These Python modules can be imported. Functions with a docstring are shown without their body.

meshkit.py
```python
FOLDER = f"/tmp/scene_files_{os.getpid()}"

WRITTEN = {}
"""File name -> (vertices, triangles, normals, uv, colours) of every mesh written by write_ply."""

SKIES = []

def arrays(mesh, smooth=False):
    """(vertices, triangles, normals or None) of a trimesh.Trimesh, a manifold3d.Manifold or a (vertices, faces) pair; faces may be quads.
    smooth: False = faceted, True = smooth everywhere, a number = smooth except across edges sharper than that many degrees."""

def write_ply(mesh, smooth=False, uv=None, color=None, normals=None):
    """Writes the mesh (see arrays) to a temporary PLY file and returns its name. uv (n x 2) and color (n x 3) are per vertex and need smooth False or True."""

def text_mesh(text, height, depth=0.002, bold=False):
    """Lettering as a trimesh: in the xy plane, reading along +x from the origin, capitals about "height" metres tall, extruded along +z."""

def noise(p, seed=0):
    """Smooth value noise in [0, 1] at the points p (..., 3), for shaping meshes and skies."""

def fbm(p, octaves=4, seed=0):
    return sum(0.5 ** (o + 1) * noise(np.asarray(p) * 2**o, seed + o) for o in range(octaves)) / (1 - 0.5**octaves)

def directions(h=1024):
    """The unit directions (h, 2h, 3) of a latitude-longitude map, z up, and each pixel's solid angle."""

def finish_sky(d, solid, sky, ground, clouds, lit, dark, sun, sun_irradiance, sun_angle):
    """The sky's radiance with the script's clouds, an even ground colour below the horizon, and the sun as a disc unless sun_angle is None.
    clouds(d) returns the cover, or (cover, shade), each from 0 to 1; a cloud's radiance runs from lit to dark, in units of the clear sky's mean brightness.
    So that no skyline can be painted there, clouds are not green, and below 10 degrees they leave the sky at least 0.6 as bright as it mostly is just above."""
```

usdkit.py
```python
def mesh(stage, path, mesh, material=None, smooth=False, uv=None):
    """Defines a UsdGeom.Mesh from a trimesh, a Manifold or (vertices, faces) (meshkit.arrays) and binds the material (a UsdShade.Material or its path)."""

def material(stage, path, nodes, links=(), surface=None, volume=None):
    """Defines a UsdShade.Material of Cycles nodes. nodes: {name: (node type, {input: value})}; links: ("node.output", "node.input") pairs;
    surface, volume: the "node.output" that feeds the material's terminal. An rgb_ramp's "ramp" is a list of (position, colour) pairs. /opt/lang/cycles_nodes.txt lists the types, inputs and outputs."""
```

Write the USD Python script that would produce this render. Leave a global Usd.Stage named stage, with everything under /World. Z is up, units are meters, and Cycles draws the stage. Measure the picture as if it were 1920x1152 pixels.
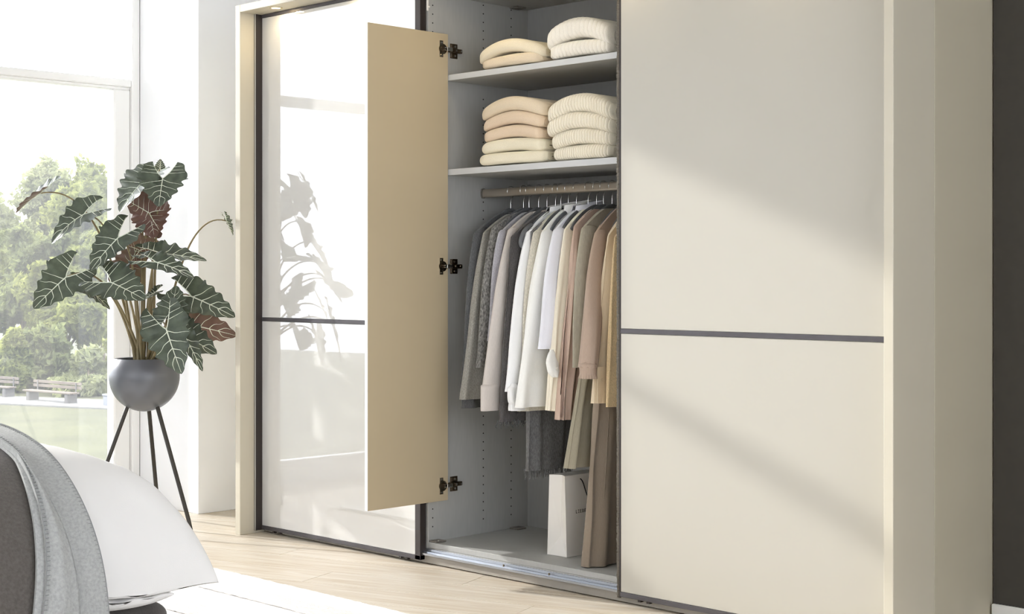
import math, random
import numpy as np, trimesh, usdkit, meshkit
from manifold3d import Manifold
from pxr import Usd, UsdGeom, UsdLux, UsdShade, Gf, Sdf, Vt

stage = Usd.Stage.CreateInMemory()
UsdGeom.SetStageUpAxis(stage, UsdGeom.Tokens.z)
UsdGeom.SetStageMetersPerUnit(stage, 1.0)
UsdGeom.Xform.Define(stage, '/World')
UsdGeom.Scope.Define(stage, '/World/Looks')

# ------------------------------------------------------------------ camera, sky, sun, exposure
F, HY, S2 = 2870.0, 520.0, math.sqrt(2)          # focal length and horizon, in pixels of the 1920 x 1152 picture
CAM = np.array([5.10506, -3.66306, 1.03367])
EXPOSURE = 0.16
cam = UsdGeom.Camera.Define(stage, '/World/camera')
cam.CreateHorizontalApertureAttr(36.0); cam.CreateVerticalApertureAttr(21.6)
cam.CreateFocalLengthAttr(F / 1920 * 36.0)
cam.CreateVerticalApertureOffsetAttr(-(576.0 - HY) / 1920 * 36.0)
cam.CreateClippingRangeAttr(Gf.Vec2f(0.05, 400.0))
cam.CreateExposureAttr(EXPOSURE)
h = 1 / S2
cam.AddTransformOp().Set(Gf.Matrix4d(h, h, 0, 0, 0, 0, 1, 0, h, -h, 0, 0, *map(float, CAM), 1))

SKY, SUN = 1.38, 1.15
dome = UsdLux.DomeLight.Define(stage, '/World/sky')
dome.CreateIntensityAttr(SKY); dome.CreateColorAttr(Gf.Vec3f(0.945, 0.985, 1.075))
sun = UsdLux.DistantLight.Define(stage, '/World/sun')
sun.CreateIntensityAttr(SUN); sun.CreateNormalizeAttr(True); sun.CreateAngleAttr(1.6); sun.CreateColorAttr(Gf.Vec3f(1.0, 0.985, 0.965))
SUN_DIR = np.array([1.0, 0.286, -0.40]); SUN_DIR /= np.linalg.norm(SUN_DIR)
zz = -SUN_DIR; xx = np.cross([0, 0, 1], zz); xx /= np.linalg.norm(xx); yy = np.cross(zz, xx)
sun.AddTransformOp().Set(Gf.Matrix4d(*xx, 0, *yy, 0, *zz, 0, 0, 0, 6, 1))

# ------------------------------------------------------------------ helpers
TAKEN = {}
def numbered(parent, name):
    k = (parent, name); n = TAKEN.get(k, -1) + 1; TAKEN[k] = n
    return name if n == 0 else f'{name}_{n:03d}'

def path_of(o):
    return '/World' if o is None else str(o.GetPath())

def tag(o, label=None, cat=None, group=None, kind=None):
    p = o.GetPrim() if hasattr(o, 'GetPrim') else o
    for k, v in (('label', label), ('category', cat), ('group', group), ('kind', kind)):
        if v: p.SetCustomDataByKey(k, v)
    return p

def thing(name, label=None, cat=None, group=None, loc=None, rotz=0.0, kind=None):
    x = UsdGeom.Xform.Define(stage, '/World/' + numbered('/World', name))
    if loc is not None:
        x.AddTranslateOp().Set(Gf.Vec3d(*map(float, loc)))
        if rotz: x.AddRotateZOp().Set(float(rotz))
    return tag(x, label, cat, group, kind)

def obj(name, mesh, material, parent=None, smooth=False, label=None, cat=None, group=None, kind=None):
    pp = path_of(parent)
    if isinstance(mesh, list): mesh = join(mesh)
    m = usdkit.mesh(stage, pp + '/' + numbered(pp, name), mesh, M[material] if isinstance(material, str) else material, smooth=smooth)
    return tag(m, label, cat, group, kind)

def group_part(name, parent, label=None):
    pp = path_of(parent)
    x = UsdGeom.Xform.Define(stage, pp + '/' + numbered(pp, name))
    return tag(x, label)

def duplicate(src, label, loc, rotz=0.0):
    was = src.GetCustomData()
    name = src.GetName()
    x = UsdGeom.Xform.Define(stage, '/World/' + numbered('/World', name))
    p = x.GetPrim()
    p.GetReferences().AddInternalReference(src.GetPath()); p.SetInstanceable(True)
    x.ClearXformOpOrder()
    x.AddTranslateOp().Set(Gf.Vec3d(*map(float, loc)))
    x.AddRotateZOp().Set(float(rotz))
    return tag(p, label, was['category'], was.get('group'))

def join(ms):
    out = []
    for m in ms:
        if isinstance(m, tuple): m = trimesh.Trimesh(np.asarray(m[0], float), tri(m[1]), process=False)
        elif hasattr(m, 'to_mesh'):
            v, f, _ = meshkit.arrays(m); m = trimesh.Trimesh(v, f, process=False)
        out.append(m)
    return trimesh.util.concatenate(out)

def tri(f):
    f = np.asarray(f, int)
    return np.vstack([f[:, [0, 1, 2]], f[:, [0, 2, 3]]]) if f.shape[1] == 4 else f

def box(x0, x1, y0, y1, z0, z1, b=0.0):
    x0, x1 = min(x0, x1), max(x0, x1); y0, y1 = min(y0, y1), max(y0, y1); z0, z1 = min(z0, z1), max(z0, z1)
    if b <= 0:
        m = trimesh.creation.box([x1 - x0, y1 - y0, z1 - z0]); m.apply_translation([(x0 + x1) / 2, (y0 + y1) / 2, (z0 + z1) / 2]); return m
    b = min(b, (x1 - x0) * .45, (y1 - y0) * .45, (z1 - z0) * .45)
    pts = []
    for X, sx in ((x0, 1), (x1, -1)):
        for Y, sy in ((y0, 1), (y1, -1)):
            for Z, sz in ((z0, 1), (z1, -1)):
                pts += [(X, Y + sy * b, Z + sz * b), (X + sx * b, Y, Z + sz * b), (X + sx * b, Y + sy * b, Z)]
    return trimesh.convex.convex_hull(np.array(pts))

def tube(pts, r, n=8, cap=True, squash=None):
    """A swept tube through the points; r a number or one per point; squash=(direction, factor) flattens it."""
    P = np.asarray(pts, float); k = len(P)
    R = np.full(k, r, float) if np.ndim(r) == 0 else np.asarray(r, float)
    T = np.gradient(P, axis=0); T /= np.maximum(np.linalg.norm(T, axis=1, keepdims=True), 1e-12)
    ref = np.array([0, 0, 1.0]) if abs(T[0][2]) < .9 else np.array([1.0, 0, 0])
    u = np.cross(T[0], ref); u /= np.linalg.norm(u)
    V = []
    for i in range(k):
        u = u - T[i] * (u @ T[i]); u /= np.linalg.norm(u); w = np.cross(T[i], u)
        a = np.linspace(0, 2 * np.pi, n, endpoint=False)
        ring = R[i] * (np.cos(a)[:, None] * u + np.sin(a)[:, None] * w)
        if squash is not None:
            d, s = squash; d = np.asarray(d, float); ring = ring - (1 - s) * (ring @ d)[:, None] * d
        V.append(P[i] + ring)
    V = np.vstack(V); f = []
    for i in range(k - 1):
        for j in range(n):
            a, b = i * n + j, i * n + (j + 1) % n
            f.append((a, b, b + n, a + n))
    f = tri(f)
    if cap:
        V = np.vstack([V, P[0], P[-1]]); c0, c1 = len(V) - 2, len(V) - 1; e = (k - 1) * n
        f = np.vstack([f, [(c0, (j + 1) % n, j) for j in range(n)], [(c1, e + j, e + (j + 1) % n) for j in range(n)]])
    return trimesh.Trimesh(V, f, process=False)

def lathe(profile, n=48, center=(0, 0, 0)):
    p = np.asarray(profile, float); a = np.linspace(0, 2 * np.pi, n, endpoint=False)
    V = np.stack([p[:, 0, None] * np.cos(a), p[:, 0, None] * np.sin(a), np.repeat(p[:, 1, None], n, 1)], -1).reshape(-1, 3) + np.asarray(center)
    f = [(i * n + j, i * n + (j + 1) % n, (i + 1) * n + (j + 1) % n, (i + 1) * n + j) for i in range(len(p) - 1) for j in range(n)]
    return trimesh.Trimesh(V, tri(f), process=False)

def spline(pts, n):
    """Catmull-Rom curve through the points."""
    from scipy.interpolate import CubicSpline
    P = np.asarray(pts, float); s = np.r_[0, np.cumsum(np.linalg.norm(np.diff(P, axis=0), axis=1) ** .5 + 1e-9)]
    if len(P) == 2: return P[0] + np.linspace(0, 1, n)[:, None] * (P[1] - P[0])
    return CubicSpline(s, P)(np.linspace(0, s[-1], n))

def grid_faces(r, c, close=False):
    f = []
    for i in range(r - 1):
        for j in range(c if close else c - 1):
            f.append((i * c + j, i * c + (j + 1) % c, (i + 1) * c + (j + 1) % c, (i + 1) * c + j))
    return np.array(f)

def extrude_yz(profile, x0, x1):
    """A closed (y, z) outline swept along x."""
    from shapely.geometry import Polygon
    m = trimesh.creation.extrude_polygon(Polygon(profile), x1 - x0, engine='earcut')
    v = np.array(m.vertices)
    m2 = trimesh.Trimesh(np.stack([v[:, 2] + x0, v[:, 0], v[:, 1]], -1), m.faces, process=False)
    return m2

# where a picture point lies on a plane of the room (used to read sizes and places off the photograph)
def ray_point(u, v, d):
    t = (u - 960) / F
    return np.array([CAM[0] + d * (t - 1) / S2, CAM[1] + d * (1 + t) / S2, CAM[2] - (v - HY) / F * d])
def on_y(u, v, y): return ray_point(u, v, (y - CAM[1]) * S2 / (1 + (u - 960) / F))
def on_x(u, v, x): return ray_point(u, v, (CAM[0] - x) * S2 / (1 - (u - 960) / F))
def on_z(u, v, z): return ray_point(u, v, (CAM[2] - z) * F / (v - HY))

def lin(c):
    c = np.asarray(c, float) / 255.0
    return np.where(c <= .04045, c / 12.92, ((c + .055) / 1.055) ** 2.4)

M = {}
def mat(name, rgb, rough=.5, var=0.0, vscale=20.0, stretch=(1, 1, 1), bump=0.0, bscale=200.0, bstretch=None, srgb=True, **kw):
    """Principled material with a little noise in its colour and relief."""
    c = lin(rgb) if srgb else np.asarray(rgb, float)
    n = {'p': ('principled_bsdf', {'base_color': tuple(c), 'roughness': rough, **kw})}
    l = []
    if var or bump: n['geo'] = ('geometry', {})
    if var:
        n['map'] = ('mapping', {'scale': stretch}); n['noise'] = ('noise_texture', {'scale': vscale, 'detail': 4.0})
        n['ramp'] = ('rgb_ramp', {'ramp': [(.3, tuple(c * (1 - var))), (.7, tuple(np.minimum(c * (1 + var), 1)))]})
        l += [('geo.position', 'map.vector'), ('map.vector', 'noise.vector'), ('noise.fac', 'ramp.fac'), ('ramp.color', 'p.base_color')]
    if bump:
        n['bmap'] = ('mapping', {'scale': bstretch or (1, 1, 1)}); n['bn'] = ('noise_texture', {'scale': bscale, 'detail': 3.0})
        n['bump'] = ('bump', {'strength': bump, 'distance': .002})
        l += [('geo.position', 'bmap.vector'), ('bmap.vector', 'bn.vector'), ('bn.fac', 'bump.height'), ('bump.normal', 'p.normal')]
    M[name] = usdkit.material(stage, '/World/Looks/' + name, n, l, surface='p.BSDF')
    return M[name]

def fabric(name, rgb, var=.18, weave=(1, 1, 1), vscale=260.0, rough=.9, bump=.35, fine=None):
    return mat(name, rgb, rough, var=var, vscale=vscale, stretch=weave, bump=bump, bscale=fine or vscale * 1.6, bstretch=weave, sheen_weight=.15, sheen_roughness=.5, specular_ior_level=.2)

mat('white_paint', (248, 249, 250), .7)
mat('pier_paint', (248, 249, 250), .75, var=.01, vscale=6)
mat('ceiling_paint', (247, 248, 249), .8)
mat('dark_wall', (66, 63, 57), .85, var=.04, vscale=30, bump=.1, bscale=300)
mat('baseboard_white', (236, 235, 230), .45)
mat('frame_white', (246, 246, 244), .4)
mat('window_seal', (190, 190, 188), .6)
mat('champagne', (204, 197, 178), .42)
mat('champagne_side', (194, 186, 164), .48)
mat('door_gloss', (214, 213, 209), .02, coat_weight=1.0, coat_roughness=.015, coat_ior=1.65)
mat('door_satin', (190, 186, 174), .30, specular_ior_level=.4)
mat('inner_door', (196, 180, 149), .40)
mat('door_edge', (245, 244, 240), .5)
mat('anthracite', (84, 81, 84), .42, metallic=.35)
mat('anthracite_dark', (58, 52, 50), .45, metallic=.3)
mat('interior_grey', (176, 176, 172), .55, var=.03, vscale=90, stretch=(1, 1, .2))
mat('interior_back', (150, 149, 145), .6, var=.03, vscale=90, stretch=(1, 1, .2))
mat('shelf_edge', (205, 206, 205), .45)
mat('pin_hole', (42, 40, 38), .8)
mat('aluminium', (168, 172, 178), .32, metallic=1.0)
mat('aluminium_matt', (176, 176, 172), .42, metallic=.85)
mat('plinth_grey', (158, 152, 142), .5, var=.03, vscale=200, stretch=(.03, 1, 6))
mat('brush_pile', (104, 98, 88), .95, var=.3, vscale=400)
mat('nickel', (150, 140, 122), .18, metallic=1.0)
mat('nickel_dark', (112, 98, 82), .28, metallic=1.0)
mat('steel', (215, 215, 212), .15, metallic=1.0)
mat('rod_metal', (170, 160, 146), .35, metallic=.7)
mat('bracket_grey', (118, 112, 104), .5)
mat('pot_glaze', (94, 97, 103), .34, specular_ior_level=.8)
mat('leg_metal', (58, 55, 50), .45, metallic=.3)
mat('soil', (52, 42, 34), .95, var=.3, vscale=120, bump=.6, bscale=90)
mat('paper_white', (240, 236, 228), .65)
mat('ink', (46, 43, 40), .6)
mat('cord_black', (26, 24, 23), .7)
mat('linen_white', (230, 228, 224), .9, bump=.12, bscale=500, sheen_weight=.1)
fabric('throw_grey', (164, 165, 162), var=.14, vscale=190, bump=.5)
mat('stitch_grey', (140, 141, 139), .9)
fabric('cover_dark', (92, 87, 82), var=.16, vscale=170, bump=.4)
fabric('mattress_dark', (84, 80, 77), var=.1, vscale=240, bump=.4)
mat('lamp_ring', (220, 205, 170), .3, metallic=.6)
mat('bench_wood', (112, 102, 90), .8, var=.15, vscale=3)
mat('bench_stone', (104, 102, 98), .9)
mat('bin_grey', (120, 124, 130), .7)
mat('bark', (130, 118, 100), .9, var=.2, vscale=2)
mat('path_gravel', (128, 127, 122), .95, var=.06, vscale=.5)

# lamps shine through a frosted disc
M['lamp_lens'] = usdkit.material(stage, '/World/Looks/lamp_lens', {'e': ('emission', {'color': (1.0, .80, .48), 'strength': 150.0})}, surface='e.emission')
# window pane: sunlight passes
M['pane'] = usdkit.material(stage, '/World/Looks/pane', {
    'f': ('fresnel', {'IOR': 1.45}), 't': ('transparent_bsdf', {'color': (.99, .99, .99)}), 'g': ('glossy_bsdf', {'color': (1, 1, 1), 'roughness': 0.0}), 'm': ('mix_closure', {})},
    [('f.fac', 'm.fac'), ('t.BSDF', 'm.closure1'), ('g.BSDF', 'm.closure2')], surface='m.closure')

def wood(name, a, b):
    """Light oak: long grain along the plank (planks lie along local x of the floor's own direction)."""
    n = {'geo': ('geometry', {}), 'rot': ('vector_rotate', {'rotate_type': 'z_axis', 'angle': -PLANK_ANGLE}), 'oi': ('object_info', {}),
         'mul': ('math', {'math_type': 'multiply', 'value2': 37.0}), 'cx': ('combine_xyz', {}), 'add': ('vector_math', {'math_type': 'add'}),
         'map': ('mapping', {'scale': (1.2, 16.0, 1.0)}), 'n1': ('noise_texture', {'scale': 2.2, 'detail': 6.0, 'roughness': .62, 'distortion': .6}),
         'map2': ('mapping', {'scale': (2.0, 120.0, 1.0)}), 'n2': ('noise_texture', {'scale': 2.0, 'detail': 3.0}),
         'r1': ('rgb_ramp', {'ramp': [(.32, tuple(lin(b))), (.62, tuple(lin(a)))]}),
         'r2': ('rgb_ramp', {'ramp': [(.3, (.90, .88, .86)), (.6, (1, 1, 1))]}),
         'mx': ('mix', {'mix_type': 'multiply', 'fac': 1.0}),
         'r3': ('rgb_ramp', {'ramp': [(0, (.93, .92, .90)), (1, (1.0, 1.0, 1.0))]}),
         'mx2': ('mix', {'mix_type': 'multiply', 'fac': 1.0}),
         'bump': ('bump', {'strength': .12, 'distance': .001}),
         'p': ('principled_bsdf', {'roughness': .42, 'specular_ior_level': .35})}
    l = [('geo.position', 'rot.vector'), ('oi.random', 'mul.value1'), ('mul.value', 'cx.x'), ('rot.vector', 'add.vector1'), ('cx.vector', 'add.vector2'),
         ('add.vector', 'map.vector'), ('map.vector', 'n1.vector'), ('add.vector', 'map2.vector'), ('map2.vector', 'n2.vector'),
         ('n1.fac', 'r1.fac'), ('n2.fac', 'r2.fac'), ('r1.color', 'mx.color1'), ('r2.color', 'mx.color2'), ('mx.color', 'mx2.color1'), ('oi.random', 'r3.fac'), ('r3.color', 'mx2.color2'),
         ('mx2.color', 'p.base_color'), ('n2.fac', 'bump.height'), ('bump.normal', 'p.normal')]
    M[name] = usdkit.material(stage, '/World/Looks/' + name, n, l, surface='p.BSDF')
PLANK_ANGLE = math.radians(19.0)
wood('oak', (228, 220, 206), (208, 193, 170))

# ------------------------------------------------------------------ the room
def struct(name, mesh, material, label, smooth=False):
    return obj(name, mesh, material, None, smooth, label=label, kind='structure')

ROOM_X0, ROOM_X1, ROOM_Y0 = -1.061, 6.6, -6.2
fl = thing('floor', 'light oak plank floor with slightly bevelled boards', kind='structure')
obj('subfloor', box(ROOM_X0 - .12, ROOM_X1, ROOM_Y0, .60, -.06, -.010), 'window_seal', fl)
from shapely.geometry import box as sbox, Polygon
from shapely import affinity
rng = random.Random(5)
room_poly = sbox(ROOM_X0 - .02, ROOM_Y0, ROOM_X1, .435)
near_poly = sbox(-1.1, -2.6, 4.2, .435)
far_planks = []
ca, sa = math.cos(PLANK_ANGLE), math.sin(PLANK_ANGLE)
W_, L_ = .192, 1.38
for r in range(-42, 30):
    off = (r * .37) % 1.0 * L_
    for c in range(-6, 9):
        x0, y0 = c * L_ + off, r * W_
        poly = affinity.rotate(sbox(x0 + .0006, y0 + .0006, x0 + L_ - .0006, y0 + W_ - .0006), math.degrees(PLANK_ANGLE), origin=(0, 0)).intersection(room_poly)
        if poly.is_empty or poly.area < 1e-4 or poly.geom_type != 'Polygon': continue
        dz = rng.uniform(-.0003, .0003)
        top = np.array(poly.buffer(-.0012, join_style=2).exterior.coords)[:-1] if not poly.buffer(-.0012, join_style=2).is_empty and poly.buffer(-.0012, join_style=2).geom_type == 'Polygon' else None
        if top is None: continue
        low = np.array(poly.exterior.coords)[:-1]
        pts = np.vstack([np.c_[top, np.full(len(top), dz)], np.c_[low, np.full(len(low), dz - .0012)], np.c_[low, np.full(len(low), -.010)]])
        m = trimesh.convex.convex_hull(pts)
        if poly.intersects(near_poly): obj('plank', m, 'oak', fl)
        else: far_planks.append(m)
obj('plank_field', far_planks, 'oak', fl, kind='stuff')

struct('ceiling', box(ROOM_X0 - .12, ROOM_X1, ROOM_Y0, .62, 2.72, 2.82), 'ceiling_paint', 'plain white ceiling of the bedroom')
struct('wall_back', box(ROOM_X0, 2.965, .565, .66, 0, 2.72), 'white_paint', 'white wall behind the wardrobe')
struct('wall_right', box(2.968, ROOM_X1, .436, .66, 0, 2.72), 'dark_wall', 'dark charcoal wall standing beside the wardrobe')
struct('baseboard_right', box(2.968, ROOM_X1, .421, .4355, 0, .094, .003), 'baseboard_white', 'white skirting board along the foot of the dark wall')
struct('wall_pier', box(ROOM_X0 - .02, -.575, .085, .564, 0, 2.72, .002), 'pier_paint', 'white wall pier between the window and the wardrobe')

wn = thing('window_1', 'floor to ceiling window with white frame and one cross rail', kind='structure')
RZ0, RZ1 = 1.900, 1.934
xg = ROOM_X0 - .02
obj('frame_post', box(ROOM_X0 - .10, ROOM_X0 + .012, .045, .0845, 0, 2.72, .004), 'frame_white', wn)
obj('seal_strip', box(ROOM_X0 + .004, ROOM_X0 + .0135, .0825, .0848, 0, 2.72), 'window_seal', wn)
obj('cross_rail', box(ROOM_X0 - .10, ROOM_X0 + .006, -2.2, .045, RZ0, RZ1, .004), 'frame_white', wn)
obj('cross_rail_lip', box(ROOM_X0 - .08, ROOM_X0 - .008, -2.2, .045, RZ0 - .012, RZ0, .002), 'frame_white', wn)
obj('sash_stile', box(ROOM_X0 - .07, ROOM_X0 - .004, -.038, .045, .02, RZ0 - .012, .006), 'frame_white', wn)
obj('sash_bottom', box(ROOM_X0 - .07, ROOM_X0 - .004, -2.2, -.038, .02, .12, .006), 'frame_white', wn)
obj('head_rail', box(ROOM_X0 - .10, ROOM_X0 + .006, -2.2, .045, 2.68, 2.72, .004), 'frame_white', wn)
obj('sill', box(ROOM_X0 - .12, ROOM_X0 + .01, -2.2, .05, 0, .02), 'frame_white', wn)
obj('frame_post', box(ROOM_X0 - .10, ROOM_X0 + .012, -2.28, -2.2, 0, 2.72, .004), 'frame_white', wn)
obj('pane', box(xg - .012, xg - .006, -2.2, -.036, .10, RZ0 - .01), 'pane', wn)
obj('pane', box(xg - .012, xg - .006, -2.2, .046, RZ1 - .004, 2.69), 'pane', wn)
wn2 = thing('window_2', 'second floor to ceiling window further along the glazed wall', kind='structure')
obj('cross_rail', box(ROOM_X0 - .10, ROOM_X0 + .006, ROOM_Y0 + .08, -2.28, RZ0, RZ1, .004), 'frame_white', wn2)
obj('head_rail', box(ROOM_X0 - .10, ROOM_X0 + .006, ROOM_Y0 + .08, -2.28, 2.68, 2.72, .004), 'frame_white', wn2)
obj('sash_bottom', box(ROOM_X0 - .10, ROOM_X0 + .006, ROOM_Y0 + .08, -2.28, 0, .12, .004), 'frame_white', wn2)
obj('frame_post', box(ROOM_X0 - .10, ROOM_X0 + .012, ROOM_Y0, ROOM_Y0 + .08, 0, 2.72, .004), 'frame_white', wn2)
obj('pane', box(xg - .012, xg - .006, ROOM_Y0 + .08, -2.28, .11, RZ0 - .01), 'pane', wn2)
obj('pane', box(xg - .012, xg - .006, ROOM_Y0 + .08, -2.28, RZ1 - .004, 2.69), 'pane', wn2)

# the sides of the room behind the viewer
VY0, VY1, VZ0, VZ1 = -5.4, -.4, .45, 2.5
struct('wall_side', [box(ROOM_X1, ROOM_X1 + .12, ROOM_Y0 - .12, VY0, 0, 2.72), box(ROOM_X1, ROOM_X1 + .12, VY1, .66, 0, 2.72), box(ROOM_X1, ROOM_X1 + .12, VY0, VY1, 0, VZ0), box(ROOM_X1, ROOM_X1 + .12, VY0, VY1, VZ1, 2.72)], 'white_paint', 'white side wall with a wide window at the end of the room')
wn4 = thing('window_4', 'wide white framed window in the side wall', kind='structure')
obj('window_frame', [box(ROOM_X1 + .03, ROOM_X1 + .09, VY0, VY1, VZ0, VZ0 + .06), box(ROOM_X1 + .03, ROOM_X1 + .09, VY0, VY1, VZ1 - .06, VZ1), box(ROOM_X1 + .03, ROOM_X1 + .09, VY0, VY0 + .06, VZ0, VZ1), box(ROOM_X1 + .03, ROOM_X1 + .09, VY1 - .06, VY1, VZ0, VZ1), box(ROOM_X1 + .03, ROOM_X1 + .09, (VY0 + VY1) / 2 - .04, (VY0 + VY1) / 2 + .04, VZ0, VZ1)], 'frame_white', wn4)
obj('pane', box(ROOM_X1 + .058, ROOM_X1 + .064, VY0 + .05, VY1 - .05, VZ0 + .05, VZ1 - .05), 'pane', wn4)
WX0, WX1, WZ0, WZ1 = .6, 4.4, .85, 2.25
struct('wall_front', [box(ROOM_X0 - .12, WX0, ROOM_Y0 - .12, ROOM_Y0, 0, 2.72), box(WX1, ROOM_X1, ROOM_Y0 - .12, ROOM_Y0, 0, 2.72), box(WX0, WX1, ROOM_Y0 - .12, ROOM_Y0, 0, WZ0), box(WX0, WX1, ROOM_Y0 - .12, ROOM_Y0, WZ1, 2.72)], 'white_paint', 'white wall with a wide window behind the viewer')
wn3 = thing('window_3', 'wide white framed window in the wall behind the viewer', kind='structure')
obj('window_frame', [box(WX0, WX1, ROOM_Y0 - .09, ROOM_Y0 - .03, WZ0, WZ0 + .06), box(WX0, WX1, ROOM_Y0 - .09, ROOM_Y0 - .03, WZ1 - .06, WZ1), box(WX0, WX0 + .06, ROOM_Y0 - .09, ROOM_Y0 - .03, WZ0, WZ1), box(WX1 - .06, WX1, ROOM_Y0 - .09, ROOM_Y0 - .03, WZ0, WZ1), box((WX0 + WX1) / 2 - .04, (WX0 + WX1) / 2 + .04, ROOM_Y0 - .09, ROOM_Y0 - .03, WZ0, WZ1)], 'frame_white', wn3)
obj('pane', box(WX0 + .05, WX1 - .05, ROOM_Y0 - .064, ROOM_Y0 - .058, WZ0 + .05, WZ1 - .05), 'pane', wn3)

# ------------------------------------------------------------------ the wardrobe
FY, XL, XR, XLO, XRO, ZT = -.0999, .002, 2.934, -.031, 2.963, 2.125
PX, PY, YB = .985, .030, .541          # inner face and front edge of the compartment's left panel; back panel
ZF = .077                              # top of the compartment floor
wd = thing('wardrobe', 'cream three door sliding wardrobe with lit frame and open middle compartment', 'wardrobe')
obj('frame_side', box(XLO, XL, FY, .114, 0, ZT, .0015), 'champagne', wd)
obj('frame_side', box(XR, XRO, FY, .1135, 0, ZT, .0015), 'champagne', wd)
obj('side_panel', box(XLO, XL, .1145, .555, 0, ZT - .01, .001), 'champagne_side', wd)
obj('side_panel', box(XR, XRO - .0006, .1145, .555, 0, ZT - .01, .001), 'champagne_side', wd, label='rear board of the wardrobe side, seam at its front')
top = obj('frame_top', box(XL, XR, FY, .02, 2.095, ZT, .0015), 'champagne', wd)
obj('roof_panel', box(XL, XR, .03, .555, 2.085, ZT - .01), 'interior_grey', wd)
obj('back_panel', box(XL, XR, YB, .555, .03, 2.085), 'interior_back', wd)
obj('partition', box(PX - .019, PX, PY, YB, .03, 2.085, .0008), 'interior_grey', wd)
obj('partition', box(1.949, 1.968, PY, YB, .03, 2.085, .0008), 'interior_grey', wd)
obj('floor_board', box(PX, 1.949, PY, YB, ZF - .020, ZF, .0015), 'interior_grey', wd)
obj('ceiling_board', box(PX, 1.949, PY, YB, 2.060, 2.085, .001), 'interior_grey', wd)
obj('bottom_board', box(XL, PX - .019, PY, YB, ZF - .02, ZF), 'interior_grey', wd)
obj('bottom_board', box(1.968, XR, PY, YB, ZF - .02, ZF), 'interior_grey', wd)
SH = [(1.771, .021), (1.427, .022)]
for z, t in SH:
    s = obj('shelf', box(PX, 1.949, .118, YB, z - t, z, .001), 'interior_grey', wd)
    obj('shelf_front_edge', box(PX, 1.949, .1162, .1182, z - t, z, .0006), 'shelf_edge', s)
# rows of bored holes for shelf pins
for hy, n0 in ((.051, 0), (.305, 0), (.452, 0)):
    holes = []
    for k in range(61):
        z = .130 + .032 * k
        if any(zz_ - .05 < z < zz_ + .02 for zz_, _ in SH) and hy > .1: continue
        c = trimesh.creation.cylinder(radius=.0026, height=.0016, sections=10)
        c.apply_transform(trimesh.transformations.rotation_matrix(math.pi / 2, [0, 1, 0])); c.apply_translation([PX - .0002, hy, z]); holes.append(c)
    obj('pin_holes', holes, 'pin_hole', wd, kind='stuff', label='vertical row of small bored shelf pin holes')
# plinth and running track
obj('plinth', box(XL, XR, .018, .05, .004, .034, .001), 'plinth_grey', wd)
prof = [(.004, .034), (.004, .041), (.0065, .041), (.0065, .038), (.012, .038), (.014, .046), (.0165, .046), (.0165, .042), (.022, .042), (.024, .054), (.029, .054), (.029, .034)]
obj('running_track', extrude_yz(prof, XL + .004, XR - .004), 'aluminium', wd)
obj('track_edge', box(PX, 1.949, .0292, .0302, .052, .0575), 'aluminium_matt', wd)
for x in (1.385, 1.60):
    obj('track_screw', [box(x, x + .004, .012, .017, .044, .050), box(x - .001, x + .005, .013, .016, .049, .0515)], 'nickel', wd)
# upper track behind the frame top
obj('upper_track', box(XL + .004, XR - .004, .002, .028, 2.084, 2.0945), 'anthracite_dark', wd)
# dark stop profile on the inside of the left frame
obj('stop_profile', [box(XL, XL + .010, -.030, .012, .012, 2.0945, .001)], 'anthracite_dark', wd)
obj('stop_profile_lip', box(XL, XL + .012, -.034, -.0305, .012, 2.0945, .0008), 'aluminium_matt', wd)

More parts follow.
